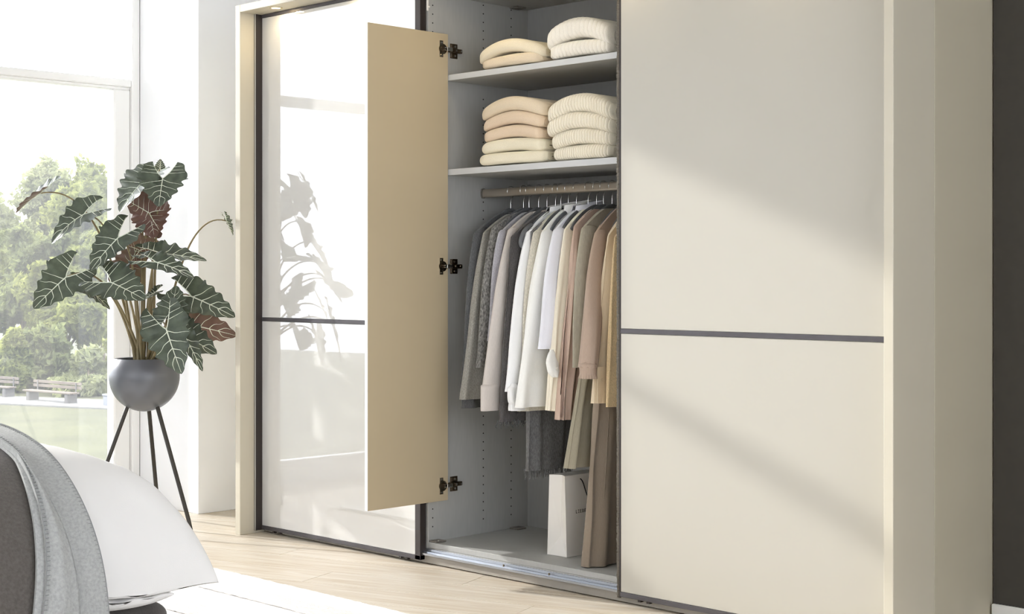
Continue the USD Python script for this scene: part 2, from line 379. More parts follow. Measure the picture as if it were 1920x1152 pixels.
def sliding_door(x0, x1, zb, glass, label, grip_left, grip_right):
    d = group_part('sliding_door', wd, label)
    zm0, zm1, zt = .856, .871, 2.081
    gx0, gx1 = x0 + (.0 if not grip_left else .012), x1 - (.029 if grip_right else .002)
    obj('upper_panel', box(gx0, gx1, .0, .018, zm1, zt, .0012), glass, d)
    obj('lower_panel', box(gx0, gx1, .0, .018, zb + .015, zm0, .0012), glass, d)
    obj('dividing_strip', box(gx0, gx1, -.0022, .018, zm0, zm1, .0007), 'anthracite', d)
    obj('top_rail', box(x0, x1, -.0022, .020, zt, 2.0835, .0007) if False else box(x0, x1, -.003, .020, zt, 2.0945, .0007), 'anthracite', d)
    obj('bottom_rail', box(x0, x1, -.003, .020, zb, zb + .015, .0007), 'anthracite', d)
    for fx in (x0 + .07, x1 - .12):
        obj('glide', [box(fx, fx + .012, .000, .014, zb - .007, zb), box(fx + .035, fx + .047, .000, .014, zb - .007, zb)], 'anthracite_dark', d)
    if grip_right:
        obj('grip_profile', box(x1 - .029, x1, -.003, .025, zb, 2.0945, .001), 'anthracite_dark', d)
    return d
sliding_door(.0125, .978, .015, 'door_gloss', 'glossy white sliding door behind the hinged door', False, True)
dr = sliding_door(1.928, 2.932, .024, 'door_satin', 'cream satin sliding door on the right', False, False)
obj('edge_profile', box(1.9215, 1.9275, -.001, .026, .022, 2.0945, .001), 'anthracite_dark', dr)
# brush seal: a strip of short pile along the edge
rb = np.random.default_rng(3)
zs = np.linspace(.018, 2.09, 520); strands = []
n = len(zs); ang = np.linspace(0, 2 * np.pi, 9)[:-1]
wob = .0085 + .0022 * (meshkit.noise(np.c_[zs * 55, zs * 0, zs * 0]) - .5) + rb.normal(0, .0006, n)
V = np.stack([1.9155 - np.cos(ang)[None] * wob[:, None] * (.9 + .2 * rb.random((n, 8))), .006 + np.sin(ang)[None] * wob[:, None] * .7, np.repeat(zs[:, None], 8, 1)], -1).reshape(-1, 3)
obj('brush_seal', (V, grid_faces(n, 8, True)), 'brush_pile', dr, kind='stuff', label='grey brush seal on the door edge')
fz = []
for k in range(1500):
    z = rb.uniform(.02, 2.09); a = rb.uniform(2.0, 4.4); p0 = np.array([1.9155, .006, z]); d_ = np.array([math.cos(a), math.sin(a) * .8, rb.normal(0, .35)])
    p1 = p0 + d_ * rb.uniform(.008, .0125); s_ = np.array([0, 0, .0007])
    fz.append((np.array([p0 - s_, p0 + s_, p1]), [(0, 1, 2)]))
obj('brush_hairs', fz, 'brush_pile', dr, kind='stuff')
# tall hinged inner door, open a quarter turn
idr = group_part('hinged_door', wd, 'tall beige hinged door standing open at the compartment')
DX0, DX1, DY0, DY1, DZ0, DZ1 = .9855, 1.0005, -.266, .112, .222, 1.918
obj('panel', box(DX0 + .0005, DX1, DY0 + .001, DY1, DZ0, DZ1, .0006), 'inner_door', idr)
obj('edge_band', [box(DX0, DX1 - .0006, DY0 - .0004, DY0 + .0012, DZ0 + .0004, DZ1 - .0004)], 'door_edge', idr)
def hinge(z):
    hg = group_part('hinge', wd, 'nickel concealed hinge between hinged door and compartment side')
    yc = .076
    pl = box(DX1, DX1 + .0022, yc - .006, yc + .011, z - .030, z + .030, .0008)
    rim = trimesh.creation.cylinder(radius=.0185, height=.0030, sections=28); rim.apply_transform(trimesh.transformations.rotation_matrix(math.pi / 2, [0, 1, 0])); rim.apply_translation([DX1 + .0015, yc + .010, z])
    obj('cup_plate', [pl, rim], 'nickel', hg)
    cup = trimesh.creation.cylinder(radius=.012, height=.0015, sections=24); cup.apply_transform(trimesh.transformations.rotation_matrix(math.pi / 2, [0, 1, 0])); cup.apply_translation([DX1 + .0035, yc + .010, z])
    obj('cup', cup, 'nickel_dark', hg)
    for s in (-1, 1):
        b = trimesh.creation.cylinder(radius=.0042, height=.002, sections=14); b.apply_transform(trimesh.transformations.rotation_matrix(math.pi / 2, [0, 1, 0])); b.apply_translation([DX1 + .003, yc + .003, z + s * .023])
        obj('screw', b, 'steel', hg)
    arm = [box(DX1 + .004, DX1 + .013, yc + .010, .122, z - .0055, z - .0025, .001), box(DX1 + .004, DX1 + .013, yc + .010, .122, z + .0025, z + .0055, .001),
           box(DX1 + .010, DX1 + .014, yc + .022, .124, z - .0065, z + .0065, .001)]
    obj('arm', arm, 'steel', hg)
    base = box(PX, PX + .0025, .136, .172, z - .027, z + .027, .0008)
    obj('mounting_plate', [base, box(PX + .0025, PX + .009, .1365, .140, z - .024, z + .024, .0008), box(PX + .0025, PX + .006, .1415, .144, z - .026, z + .026, .0006)], 'nickel_dark', hg)
    obj('arm_body', [box(PX + .003, PX + .017, .122, .184, z - .0075, z + .0075, .002), box(PX + .012, PX + .019, .1235, .143, z - .009, z + .009, .0015)], 'nickel_dark', hg)
    for yy_, zz2 in ((.158, z + .017), (.158, z - .017), (.152, z), (.176, z)):
        b = trimesh.creation.cylinder(radius=.0042, height=.003, sections=14); b.apply_transform(trimesh.transformations.rotation_matrix(math.pi / 2, [0, 1, 0]))
        b.apply_translation([PX + (.0035 if zz2 != z else .0180), yy_, zz2]); obj('screw', b, 'steel', hg)
for z in (1.862, 1.073, .276): hinge(z)
# small corner fittings
for (x, y, z, s) in ((PX + .022, .468, ZF, 1), (PX + .018, .060, ZF, 1), (PX + .022, .468, 2.060, -1)):
    obj('corner_fitting', [box(x - .020, x + .024, y - .028, y + .022, z, z + s * .006, .0025)], 'bracket_grey', wd)
b = trimesh.creation.cylinder(radius=.004, height=.004, sections=14); b.apply_translation([PX + .036, .046, ZF + .007]); obj('fitting_screw', b, 'steel', wd)
obj('door_catch', [box(PX - .004, PX + .004, .022, .0295, 1.995, 2.040, .002), box(PX, PX + .007, .024, .034, 2.006, 2.013, .002)], 'paper_white', wd, label='white plastic catch at the front edge of the partition')
# rail for clothes with end flanges
RY, RZ = .302, 1.346
rodp = []
a = np.linspace(0, 2 * np.pi, 25)[:-1]
ring = np.c_[.0075 * np.sign(np.cos(a)) * np.abs(np.cos(a)) ** .7, .0155 * np.sign(np.sin(a)) * np.abs(np.sin(a)) ** .8]
rodm = extrude_yz(np.c_[ring[:, 0] + RY, ring[:, 1] + RZ], PX + .004, 1.945)
obj('clothes_rail', rodm, 'rod_metal', wd, smooth=35)
obj('rail_flange', extrude_yz(np.c_[ring[:, 0] * 1.5 + RY, ring[:, 1] * 1.22 + RZ], PX, PX + .006), 'bracket_grey', wd)
# lamps let into the frame
for x in (.185, .66, 1.30, 1.985, 2.56):
    lamp = group_part('frame_lamp', wd, 'small round warm lamp let into the frame top')
    rg = lathe([(.017, 2.0935), (.017, 2.0952), (.0265, 2.0952), (.0265, 2.0938), (.017, 2.0935)], 28, (x, -.058, 0)); obj('ring', rg, 'lamp_ring', lamp, smooth=30)
    ds = trimesh.creation.cylinder(radius=.017, height=.001, sections=28); ds.apply_translation([x, -.058, 2.0945]); obj('lens', ds, 'lamp_lens', lamp)

# ------------------------------------------------------------------ folded knitwear on the shelves
SWEATER_TINTS = {'cream_knit': (238, 226, 198), 'oat_knit': (231, 214, 186), 'rose_knit': (232, 210, 182), 'ivory_knit': (240, 231, 205), 'white_knit': (246, 240, 226), 'rib_knit': (246, 238, 218)}
for k_, c_ in SWEATER_TINTS.items(): fabric(k_, c_, var=.05, vscale=420, bump=.45, rough=.95)

def sweater(x0, x1, y0, y1, z0, z1, label, material, group, arch=.012, arch0=0.0, rib=0.0, ribs=26, seed=0, right_roll=.0, squash_left=.35):
    """A knit folded over on itself: a thick sheet bent round in front, with a slit between the two layers that shows at its right end."""
    rg_ = np.random.default_rng(seed)
    nx, t = (ribs * 10 + 1 if rib else 60), (z1 - z0) * .5
    # outline of the fold in the (y, z) plane, from the back of the upper layer round the front to the back of the lower one
    def outline(hh, dep):
        a_ = np.linspace(np.pi / 2, 3 * np.pi / 2, 22)
        front = np.c_[-np.sign(-np.cos(a_)) * np.abs(np.cos(a_)) ** .8 * hh * 1.05, np.sign(np.sin(a_)) * np.abs(np.sin(a_)) ** .8 * hh]
        top_ = np.c_[np.linspace(dep, hh * .3, 9), np.full(9, hh)]
        bot_ = np.c_[np.linspace(hh * .3, dep, 9), np.full(9, -hh)]
        # fold inwards: the slit
        slit = np.array([[dep, -hh * .10], [dep * .7, -hh * .07], [dep * .45, -hh * .06], [hh * .9, -hh * .10], [hh * .45, 0], [hh * .9, hh * .10], [dep * .45, hh * .06], [dep * .7, hh * .07], [dep, hh * .10]])
        return np.vstack([top_, front, bot_, slit])
    xs = np.linspace(0, 1, nx)
    rings = []
    for u_ in xs:
        e = 1 - (1 - squash_left) * np.exp(-(u_ / .05)) - .42 * np.exp(-((1 - u_) / .022))
        hh = t * max(e, .2) * (1 + rib * 1.5 * (abs(math.sin(np.pi * ribs * u_)) ** .6 - .72) / t)
        o = outline(hh, (y1 - y0))
        lift = arch * math.sin(np.pi * min(max((u_ - .02) / .96, 0), 1)) ** 1.2 * 1.0
        zc = z0 + t + lift - arch0 * (1 - math.sin(np.pi * min(1, u_ * 1.0)) ** .8)
        x = x0 + (x1 - x0) * u_
        w = meshkit.noise(np.c_[np.full(len(o), u_ * 5 + seed * 7), o[:, 0] * 22, o[:, 1] * 60]) - .5
        fy = y0 + t + .010 * math.sin(u_ * 5 + seed) * 0.6 + (1 - e) * t * 1.5
        rings.append(np.c_[np.full(len(o), x) + w * .004, fy + o[:, 0] + w * .003, zc + o[:, 1] * (1 + .10 * w)])
    V = np.vstack(rings); no = len(rings[0]); f = tri(grid_faces(nx, no, True))
    caps = []
    from shapely.geometry import Polygon as Pg
    for k_, ring_ in ((0, rings[0]), (nx - 1, rings[-1])):
        poly = ring_[:, 1:]
        vv, ff = trimesh.creation.triangulate_polygon(Pg(poly).buffer(0), engine='earcut') if Pg(poly).is_valid else (None, None)
        if ff is None: continue
        caps.append(trimesh.Trimesh(np.c_[np.full(len(vv), ring_[0, 0] + (-.001 if k_ == 0 else .0)), vv], ff, process=False))
    m = join([(V, f)] + caps)
    return obj('folded_sweater', m, material, None, smooth=50, label=label, cat='sweater', group=group)

s1, s2 = SH[0][0], SH[1][0]
g = 'folded sweaters on the upper shelf'
sweater(1.150, 1.462, .112, .37, s1 + .0015, s1 + .040, 'plain cream folded sweater, bottom of the low left pile on the upper shelf', 'oat_knit', g, arch=.004, seed=1)
sweater(1.136, 1.470, .108, .37, s1 + .041, s1 + .086, 'plain cream folded sweater, top of the low left pile on the upper shelf', 'cream_knit', g, arch=.012, arch0=.026, seed=2)
sweater(1.488, 1.772, .112, .38, s1 + .0015, s1 + .052, 'bulky white folded sweater, lower one of the right pile on the upper shelf', 'white_knit', g, arch=.006, seed=3, rib=.0016, ribs=17)
sweater(1.480, 1.778, .104, .38, s1 + .053, s1 + .122, 'bulky white rolled sweater, upper one of the right pile on the upper shelf', 'white_knit', g, arch=.014, arch0=.030, seed=4, rib=.0014, ribs=17)
g = 'folded sweaters on the lower shelf'
zz0 = s2 + .0015
hts = [.043, .046, .044, .046, .050]
spec = [('ivory_knit', 1.148, 1.478, .110), ('ivory_knit', 1.158, 1.470, .112), ('rose_knit', 1.166, 1.462, .112), ('rose_knit', 1.158, 1.470, .110), ('oat_knit', 1.148, 1.480, .108)]
words = ['fifth and lowest', 'fourth', 'middle', 'second from the top', 'topmost']
for i, (hgt, (m_, xa, xb, ya)) in enumerate(zip(hts, spec)):
    sweater(xa, xb, ya, .37, zz0, zz0 + hgt - .001, f'plain folded sweater, {words[i]} of five in the left lower pile', m_, g, arch=.003 + .004 * i, arch0=.004 * i, seed=10 + i)
    zz0 += hgt - (.0015 if i < 3 else .004)
zz0 = s2 + .0015
words = ['lowest', 'third from the top', 'second from the top', 'topmost']
for i, (hgt, xa, ya) in enumerate(zip([.046, .052, .056, .062], [1.502, 1.494, 1.478, 1.486], [.112, .110, .106, .104])):
    sweater(xa, 1.776 + .004 * i, ya, .38, zz0, zz0 + hgt - .001, f'cream ribbed folded sweater, {words[i]} of the four in the right pile', 'rib_knit', g, arch=.003 + .005 * i, arch0=.008 * i, seed=20 + i, rib=.0036, ribs=25)
    zz0 += hgt - .002 - .002 * i

# ------------------------------------------------------------------ hangers and clothes on the rail
mat('hanger_grey', (104, 106, 108), .55)
HX = [1.134, 1.200, 1.228, 1.276, 1.318, 1.360, 1.386, 1.4217, 1.461, 1.517, 1.555, 1.587, 1.627, 1.690, 1.745, 1.805]
hg0 = thing('clothes_hanger', None, 'hanger', 'clothes hangers on the rail', loc=(HX[0], RY, RZ))
hk = [(0, -.004 - .013, -.006), (0, -.0185, .004), (0, -.013, .0165), (0, 0, .0205), (0, .013, .0165), (0, .0175, .003), (0, .013, -.012), (0, .004, -.024), (0, 0, -.036), (0, 0, -.070)]
obj('hook', tube(spline(hk, 40), .0015, 8), 'steel', hg0, smooth=True)
bar = spline([(0, -.130, -.150), (0, -.118, -.134), (0, -.085, -.104), (0, -.035, -.076), (0, 0, -.067), (0, .035, -.076), (0, .085, -.104), (0, .118, -.134), (0, .130, -.150)], 40)
obj('shoulder_bar', tube(bar, .0075, 10, squash=((1, 0, 0), .42)), 'hanger_grey', hg0, smooth=True)
hl = ['of the dark grey knit at the left end of the rail', 'of the long grey heather top', 'of the dark tweed sweater', 'of the pale lilac grey knit', 'of the greige shirt with wide cuff', 'of the dark cardigan with frayed hem', 'of the white shirt with tied cuff',
      'of the oat knit beside the tied cuff shirt', 'of the long white blouse', 'of the short sleeved white top', 'of the cream blouse with button tab', 'of the dusky pink draped blouse', 'of the olive taupe linen shirt',
      'of the brown blouse with elastic cuff', 'of the beige shirt with button at its hem', 'of the camel sweater next to the brush seal']
tag(hg0, 'grey clothes hanger ' + hl[0])
for i in range(1, 16): duplicate(hg0, 'grey clothes hanger ' + hl[i], (HX[i], RY, RZ), (0, .6, -1, .7, -.6, 1, 0, -.6, .7, 0, 1, -.6, .7, -.8, .4, 0)[i])

CL = {'charcoal_knit': ((92, 93, 94), .22, 300), 'heather_knit': ((152, 149, 141), .24, 340), 'tweed_knit': ((124, 122, 118), .65, 210), 'lilac_knit': ((176, 174, 180), .14, 340), 'greige_cotton': ((206, 198, 190), .04, 500),
      'dark_knit': ((84, 81, 80), .2, 300), 'white_cotton': ((247, 247, 246), .015, 500), 'oat_melange': ((214, 208, 192), .14, 300), 'soft_white': ((246, 245, 239), .015, 500), 'cool_white': ((240, 240, 246), .01, 500),
      'cream_silk': ((243, 234, 212), .02, 300), 'pink_silk': ((202, 176, 158), .04, 300), 'olive_linen': ((172, 164, 146), .10, 300), 'brown_satin': ((178, 156, 138), .03, 300), 'beige_cotton': ((222, 204, 174), .03, 500),
      'camel_knit': ((214, 188, 146), .14, 340), 'grey_dress': ((112, 112, 112), .3, 220), 'taupe_twill': ((148, 134, 118), .05, 420), 'olive_twill': ((158, 150, 130), .05, 400)}
for k_, (c_, v_, s_) in CL.items():
    knit = 'knit' in k_ or 'melange' in k_ or 'dress' in k_
    fabric(k_, c_, var=v_, vscale=s_, weave=(1, 1, .45) if knit else (1, 1, .15), bump=.7 if knit else .2, rough=.92 if 'satin' not in k_ and 'silk' not in k_ else .6)

def garment_body(x, top, zneck, bot, zbot, thick=.022, folds=3, amp=.006, seed=0, wsl=1.0, zb_back=None, drift=0.0, neck=.05, rows=54, cols=64, thin=.22):
    """The body of a hanging garment: a flattened closed tube of cloth, its shoulders sloping from the neck. top=(front y, back y, shoulder z), bot=(front y, back y)."""
    ph = np.random.default_rng(seed).uniform(0, 6.28, 8)
    phi = np.linspace(0, 2 * np.pi, cols, endpoint=False); c, s = np.cos(phi), np.sin(phi)
    V = []
    for v in np.linspace(0, 1, rows):
        e = v ** .85
        yf, yk = top[0] + (bot[0] - top[0]) * e, top[1] + (bot[1] - top[1]) * e
        ym, hy = (yf + yk) / 2, (yk - yf) / 2
        y = ym - hy * np.sign(c) * np.abs(c) ** .85
        y0 = (top[0] + top[1]) / 2 - (top[1] - top[0]) / 2 * np.sign(c) * np.abs(c) ** .85
        d = np.clip((np.abs(y0 - RY) - neck) / max(RY - top[0] - neck, .02), 0, 1.3)
        zt_ = zneck - (zneck - top[2]) * (d ** 1.25)
        zb_ = zbot + ((zb_back if zb_back is not None else zbot) - zbot) * (y - yf) / max(yk - yf, .01)
        z = zt_ + (zb_ - zt_) * v
        sm = min(1, max(v - max(thin - .22, 0), 0) / .22); sm = sm * sm * (3 - 2 * sm)
        a_ = .008 + (thick - .008) * sm
        # no wrinkles where the cloth lies on the hanger
        wv = amp * 1.4 * sm * (.25 + .75 * v)
        fold = wv * (np.sin(folds * 2 * phi + ph[0] + 1.2 * v) + .6 * np.sin((folds * 2 + 3) * phi + ph[1] - 2 * v) + .5 * np.sin(folds * 4 * phi + ph[2]))
        wr = (meshkit.noise(np.c_[y * 14 + seed * 3.1, z * 5, np.sign(s) * 3.0]) - .5) * .013 * sm
        xx_ = x + drift * v + (a_ * np.abs(s) ** .55 + fold * .8) * np.sign(s) + wr
        yy_ = y + wsl * wv * .9 * np.sin(folds * phi + ph[3]) * np.abs(c)
        V.append(np.c_[xx_, yy_, z])
    # hem turned up inside, then closed
    last = V[-1]; cen = last.mean(0); V.append(np.c_[cen[0] + (last[:, 0] - cen[0]) * .55, last[:, 1] * .96 + cen[1] * .04, last[:, 2] + .012])
    V = np.vstack(V); R = rows + 1; f = [tri(grid_faces(R, cols, True))]
    for base in (0, (R - 1) * cols):
        h_ = cols // 2
        q = [(base + j, base + (j + 1), base + (cols - j - 1) % cols if j + 1 <= h_ else base, base + (cols - j) % cols) for j in range(0, h_)]
        f.append(tri(np.array(q)))
    return trimesh.Trimesh(V, np.vstack(f), process=False)

def sleeve_mesh(pts, wy, wx, seed=0, amp=.0055, n=22, k=44, gather=0.0, scallop=14):
    """A hanging sleeve swept down the points; wy, wx: half widths front-to-back and side-to-side at each point; gather puckers the end."""
    P = spline(pts, k); ww = np.interp(np.linspace(0, 1, k), np.linspace(0, 1, len(wy)), wy); wxx = np.interp(np.linspace(0, 1, k), np.linspace(0, 1, len(wx)), wx)
    ph = np.random.default_rng(seed).uniform(0, 6.28, 6)
    a_ = np.linspace(0, 2 * np.pi, n, endpoint=False); V = []
    for i, v in enumerate(np.linspace(0, 1, k)):
        r = 1 + amp / max(wxx[i], .004) * (np.sin(2 * a_ + ph[0] + 3 * v) * .6 + np.sin(3 * a_ + ph[1] - 5 * v) * .6 + .5 * np.sin(5 * a_ + ph[2] + 2 * v)) * (.3 + .7 * v) * .5
        if gather: r = r * (1 + gather * v ** 3 * np.sin(scallop * a_))
        V.append(P[i] + np.c_[np.sin(a_) * wxx[i] * r, -np.cos(a_) * ww[i] * r, np.zeros(n)])
    # rounded shoulder cap and a hollow end
    V.insert(0, P[0] + np.c_[np.sin(a_) * wxx[0] * .5, -np.cos(a_) * ww[0] * .55, np.full(n, .010)])
    e = V[-1]; c_ = e.mean(0); V.append(c_ + (e - c_) * .82); V.append(c_ + (e - c_) * .72 + [0, 0, .025])
    R = len(V); V = np.vstack(V); f = [tri(grid_faces(R, n, True))]
    f.append(np.array([(0, j, j + 1) for j in range(1, n - 1)])); b_ = (R - 1) * n; f.append(np.array([(b_, b_ + j + 1, b_ + j) for j in range(1, n - 1)]))
    return trimesh.Trimesh(V, np.vstack(f), process=False)

def collar_mesh(x, z, ry=.062, rx=.020, hgt=.030, flare=.010, lean=.012, n=40):
    """A stand collar open in front, as a thick band round the neck."""
    a_ = np.linspace(-math.pi * .93, math.pi * .93, n)
    ringv = []
    for (dr_, dz) in ((0, 0), (flare * .3, hgt), (flare, hgt + .001), (flare * 1.6, hgt * .45), (.003, -.002)):
        ringv.append(np.c_[x + np.sin(a_) * (rx + dr_), RY + .012 + np.cos(a_) * (ry + dr_) , z + dz - lean * (1 - np.cos(a_))])
    V = np.vstack(ringv); f = grid_faces(5, n); f = np.vstack([tri(f), tri(np.array([(4 * n + j, 4 * n + j + 1, j + 1, j) for j in range(n - 1)]))])
    return trimesh.Trimesh(V, f, process=False)

ZN = 1.268
def garment(name, cat, label, x, sh, hem, material, thick=.020, folds=3, amp=.005, seed=0, back=None, sleeve=None, cuff=None, collar=None, hem_back=None, neck_z=ZN, drift=0.0, back_dz=None, xs=.006, xs0=None, wy=(.040, .048, .046, .042), wx=(.013, .019, .020, .019), gather=0.0):
    """sh, hem, sleeve: picture points of the front shoulder, front hem corner and front of the sleeve end, read on the garment's own plane."""
    S, H = on_x(*sh, x), on_x(*hem, x)
    yb0 = min(2 * RY - S[1], .505); yb1 = hem_back if hem_back is not None else min(2 * RY - H[1], .515)
    t = thing(name, label, cat, 'clothes hanging on the rail')
    body = garment_body(x, (S[1] + .006, yb0, S[2] - .01), neck_z, (H[1] + (.0 if sleeve is None else .0), yb1), H[2], thick, folds, amp, seed, zb_back=None if back_dz is None else H[2] + back_dz, drift=drift)
    obj('body', body, material, t, smooth=60)
    if sleeve is not None:
        xf = x + xs
        E_ = on_x(*sleeve, xf + drift * .7)
        S1 = np.array([xf - .002 if xs0 is None else x + xs0, S[1] + wy[0] * .9, S[2] - .008])
        En = np.array([E_[0], E_[1] + wy[-1], E_[2]])
        mid = S1 * .62 + En * .38 + np.array([.002, -.012, 0]); mid2 = S1 * .28 + En * .72 + np.array([.002, -.004, 0])
        obj('sleeve', sleeve_mesh([S1, mid, mid2, En], wy, wx, seed + 50, gather=gather), material, t, smooth=60)
        if cuff:
            h_, gr = cuff
            cm = sleeve_mesh([En + [0, 0, h_ * .05 + .012], En + [0, .0, -h_ * .5 + .006], En + [.001, .001, -h_]], (wy[-1] * gr, wy[-1] * gr, wy[-1] * gr * 1.03), (wx[-1] * 1.12, wx[-1] * 1.1, wx[-1] * 1.05), seed + 90, amp=.001, k=14)
            obj('cuff', cm, material, t, smooth=50)
        # far sleeve, behind the garment
        S2_ = np.array([x - .004, yb0 - .03, S[2] - .008]); E2 = np.array([x - .006, min(yb0 + .0, .485), En[2]])
        obj('sleeve', sleeve_mesh([S2_, S2_ * .5 + E2 * .5, E2], (.03, .034, .03), (.010, .012, .011), seed + 60), material, t, smooth=60)
    if collar: obj('collar', collar_mesh(x, neck_z + collar[0], hgt=collar[1]), material, t, smooth=50)
    return t

def fringe_mesh(x, y0, y1, z, n, ln, seed):
    r_ = np.random.default_rng(seed); out = []
    for k in range(n):
        y = y0 + (y1 - y0) * (k + r_.uniform(-.3, .3)) / (n - 1); xx_ = x + r_.uniform(-.012, .012)
        p = [(xx_, y, z + .006)]; L = ln * r_.uniform(.6, 1.15)
        for q in range(1, 5): p.append((p[-1][0] + r_.normal(0, .0016), p[-1][1] + r_.normal(0, .0022), z - L * q / 4))
        out.append(tube(p, [.0014, .0015, .0014, .0012, .0006], 5))
    return join(out)

garment('knit_sweater', 'sweater', 'dark grey knit sweater at the far left end of the rail', HX[0], (889, 432), (868, 766), 'charcoal_knit', thick=.018, seed=1, sleeve=(866, 735), wy=(.034, .036, .034, .032))
garment('heather_top', 'knit top', 'long mid grey heather top with straight hem, second from the left', HX[1] - .022, (904, 432), (864, 750), 'heather_knit', thick=.024, seed=2, folds=2, amp=.004, neck_z=1.264, hem_back=.42)
garment('tweed_sweater', 'sweater', 'coarse dark tweed sweater with full length sleeve, third from the left', HX[2] - .010, (922, 424), (905, 640), 'tweed_knit', thick=.016, seed=3, sleeve=(894, 690), wy=(.036, .036, .034, .034), wx=(.015, .018, .018, .018))
garment('lilac_sweater', 'sweater', 'pale lilac grey knit mostly hidden beside the tweed sweater', HX[3] - .016, (935, 432), (922, 640), 'lilac_knit', thick=.014, seed=4, sleeve=(914, 640), wy=(.022, .022, .024, .024), wx=(.011, .014, .014, .013))
garment('greige_shirt', 'shirt', 'greige cotton shirt whose wide cuff hangs lowest beside the grey top', HX[4] - .022, (950, 428), (930, 690), 'greige_cotton', thick=.014, seed=5, sleeve=(906, 732), cuff=(.072, 1.22), wy=(.034, .040, .040, .042), wx=(.014, .018, .017, .018), collar=(-.004, .026), xs=.010)
t6 = garment('dark_cardigan', 'cardigan', 'dark cardigan with frayed black hem hanging behind the tied cuff shirt', HX[5] - .006, (956, 440), (936, 792), 'dark_knit', thick=.013, seed=6, folds=3, hem_back=.30, collar=(-.020, .026))
Hc = on_x(936, 792, HX[5] - .006); obj('fringe', fringe_mesh(HX[5] - .006, Hc[1], .29, Hc[2], 60, .022, 3), 'charcoal_knit', t6, kind='stuff')
obj('hanging_loop', tube(spline([(HX[5] + .012, .165, 1.215), (HX[5] + .018, .128, 1.196), (HX[5] + .018, .108, 1.165), (HX[5] + .016, .110, 1.145), (HX[5] + .016, .125, 1.140)], 24), [.008] * 18 + [.0075] * 6, 10), 'hanger_grey', t6, smooth=True, label='curved padded end of the hanger bar showing in the neck')
t7 = garment('tied_shirt', 'shirt', 'white cotton shirt with a loosely tied cuff at its sleeve end', HX[6] - .004, (986, 432), (966, 700), 'white_cotton', thick=.014, seed=7, sleeve=(947, 735), wy=(.036, .046, .046, .036), wx=(.014, .019, .019, .016), xs=.008, collar=(.006, .03))
E7 = on_x(950, 745, HX[6] + .02)
obj('cuff', [sleeve_mesh([E7 + [.0, .042, .030], E7 + [.003, .036, .0], E7 + [.004, .050, -.048]], (.034, .022, .042), (.015, .011, .017), 71, k=22),
             sleeve_mesh([E7 + [.004, .030, .035], E7 + [.010, .010, .012], E7 + [.010, .026, -.022], E7 + [.009, .044, -.030]], (.020, .016, .018, .006), (.008, .009, .008, .004), 72, k=22),
             sleeve_mesh([E7 + [.006, .050, .012], E7 + [.016, .072, .040], E7 + [.014, .088, .018], E7 + [.012, .060, -.018]], (.006, .014, .016, .014), (.005, .008, .009, .006), 73, k=22)], 'white_cotton', t7, smooth=60)
garment('oat_sweater', 'sweater', 'fine oat melange knit squeezed between two white shirts', HX[7] - .008, (1000, 432), (976, 772), 'oat_melange', thick=.013, seed=8, sleeve=(978, 690), wy=(.034, .036, .036, .032), wx=(.011, .014, .014, .013))
t9 = garment('white_blouse', 'blouse', 'long straight white blouse with deep plain hem band', HX[8] - .010, (1013, 432), (969, 765), 'soft_white', thick=.024, seed=9, folds=2, amp=.0035, hem_back=.30, collar=(.002, .034), neck_z=1.272)
garment('jersey_shirt', 'shirt', 'cool white top whose plain sleeve ends halfway down the blouses', HX[9] - .012, (1037, 428), (1022, 620), 'cool_white', thick=.014, seed=10, folds=2, amp=.003, sleeve=(1010, 655), wy=(.036, .040, .040, .040), wx=(.015, .019, .020, .020), xs=.008, collar=(.006, .03))
t11 = garment('cream_blouse', 'blouse', 'pale cream blouse with curved hem and a rolled button tab', HX[10] - .010, (1056, 426), (1028, 770), 'cream_silk', thick=.018, seed=11, folds=3, amp=.006, hem_back=.24, back_dz=-.03)
E11 = on_x(1026, 690, HX[10] + .008)
obj('sleeve_tab', [sleeve_mesh([E11 + [0, .022, .050], E11 + [.004, .020, .010], E11 + [.006, .030, -.024], E11 + [.004, .036, -.034]], (.012, .024, .022, .008), (.009, .013, .012, .006), 75, k=24)], 'soft_white', t11, smooth=60)
bt = trimesh.creation.cylinder(radius=.005, height=.003, sections=18); bt.apply_transform(trimesh.transformations.rotation_matrix(math.pi / 2, [0, 1, 0])); bt.apply_translation(E11 + [.0185, .028, -.002]); obj('button', bt, 'paper_white', t11)
garment('pink_blouse', 'blouse', 'dusky pink draped blouse with many soft folds and rounded hem', HX[11] - .004, (1074, 420), (1050, 788), 'pink_silk', thick=.020, seed=12, folds=6, amp=.008, hem_back=.20)
garment('linen_shirt', 'shirt', 'olive taupe linen shirt with creased elbow sleeve', HX[12] + .008, (1089, 424), (1086, 660), 'olive_linen', thick=.018, seed=13, folds=3, amp=.005, sleeve=(1076, 690), wy=(.040, .050, .052, .044), wx=(.016, .020, .021, .018), xs=.010)
t14 = garment('brown_blouse', 'blouse', 'brown satin blouse with long full sleeve gathered into elastic cuff', HX[13] + .002, (1114, 432), (1112, 640), 'brown_satin', thick=.016, seed=14, folds=3, amp=.005, sleeve=(1092, 690), wy=(.034, .036, .030, .026), wx=(.016, .026, .034, .033), xs=.058, xs0=.008, gather=.10)
E14 = on_x(1092, 690, HX[13] + .060) + np.array([0, .026, 0])
obj('elastic_cuff', sleeve_mesh([E14 + [0, 0, .012], E14 + [0, .0, -.008], E14 + [0, .001, -.022], E14 + [0, .0, -.036]], (.026, .024, .024, .027), (.033, .030, .030, .034), 77, amp=.0004, n=84, k=14, gather=.055, scallop=21), 'brown_satin', t14, smooth=60)
t15 = garment('beige_shirt', 'shirt', 'beige cotton shirt with button placket at its front hem', HX[14] + .010, (1138, 436), (1110, 757), 'beige_cotton', thick=.016, seed=15, folds=2, amp=.004, hem_back=.40)
Hb = on_x(1110, 757, HX[14] + .010)
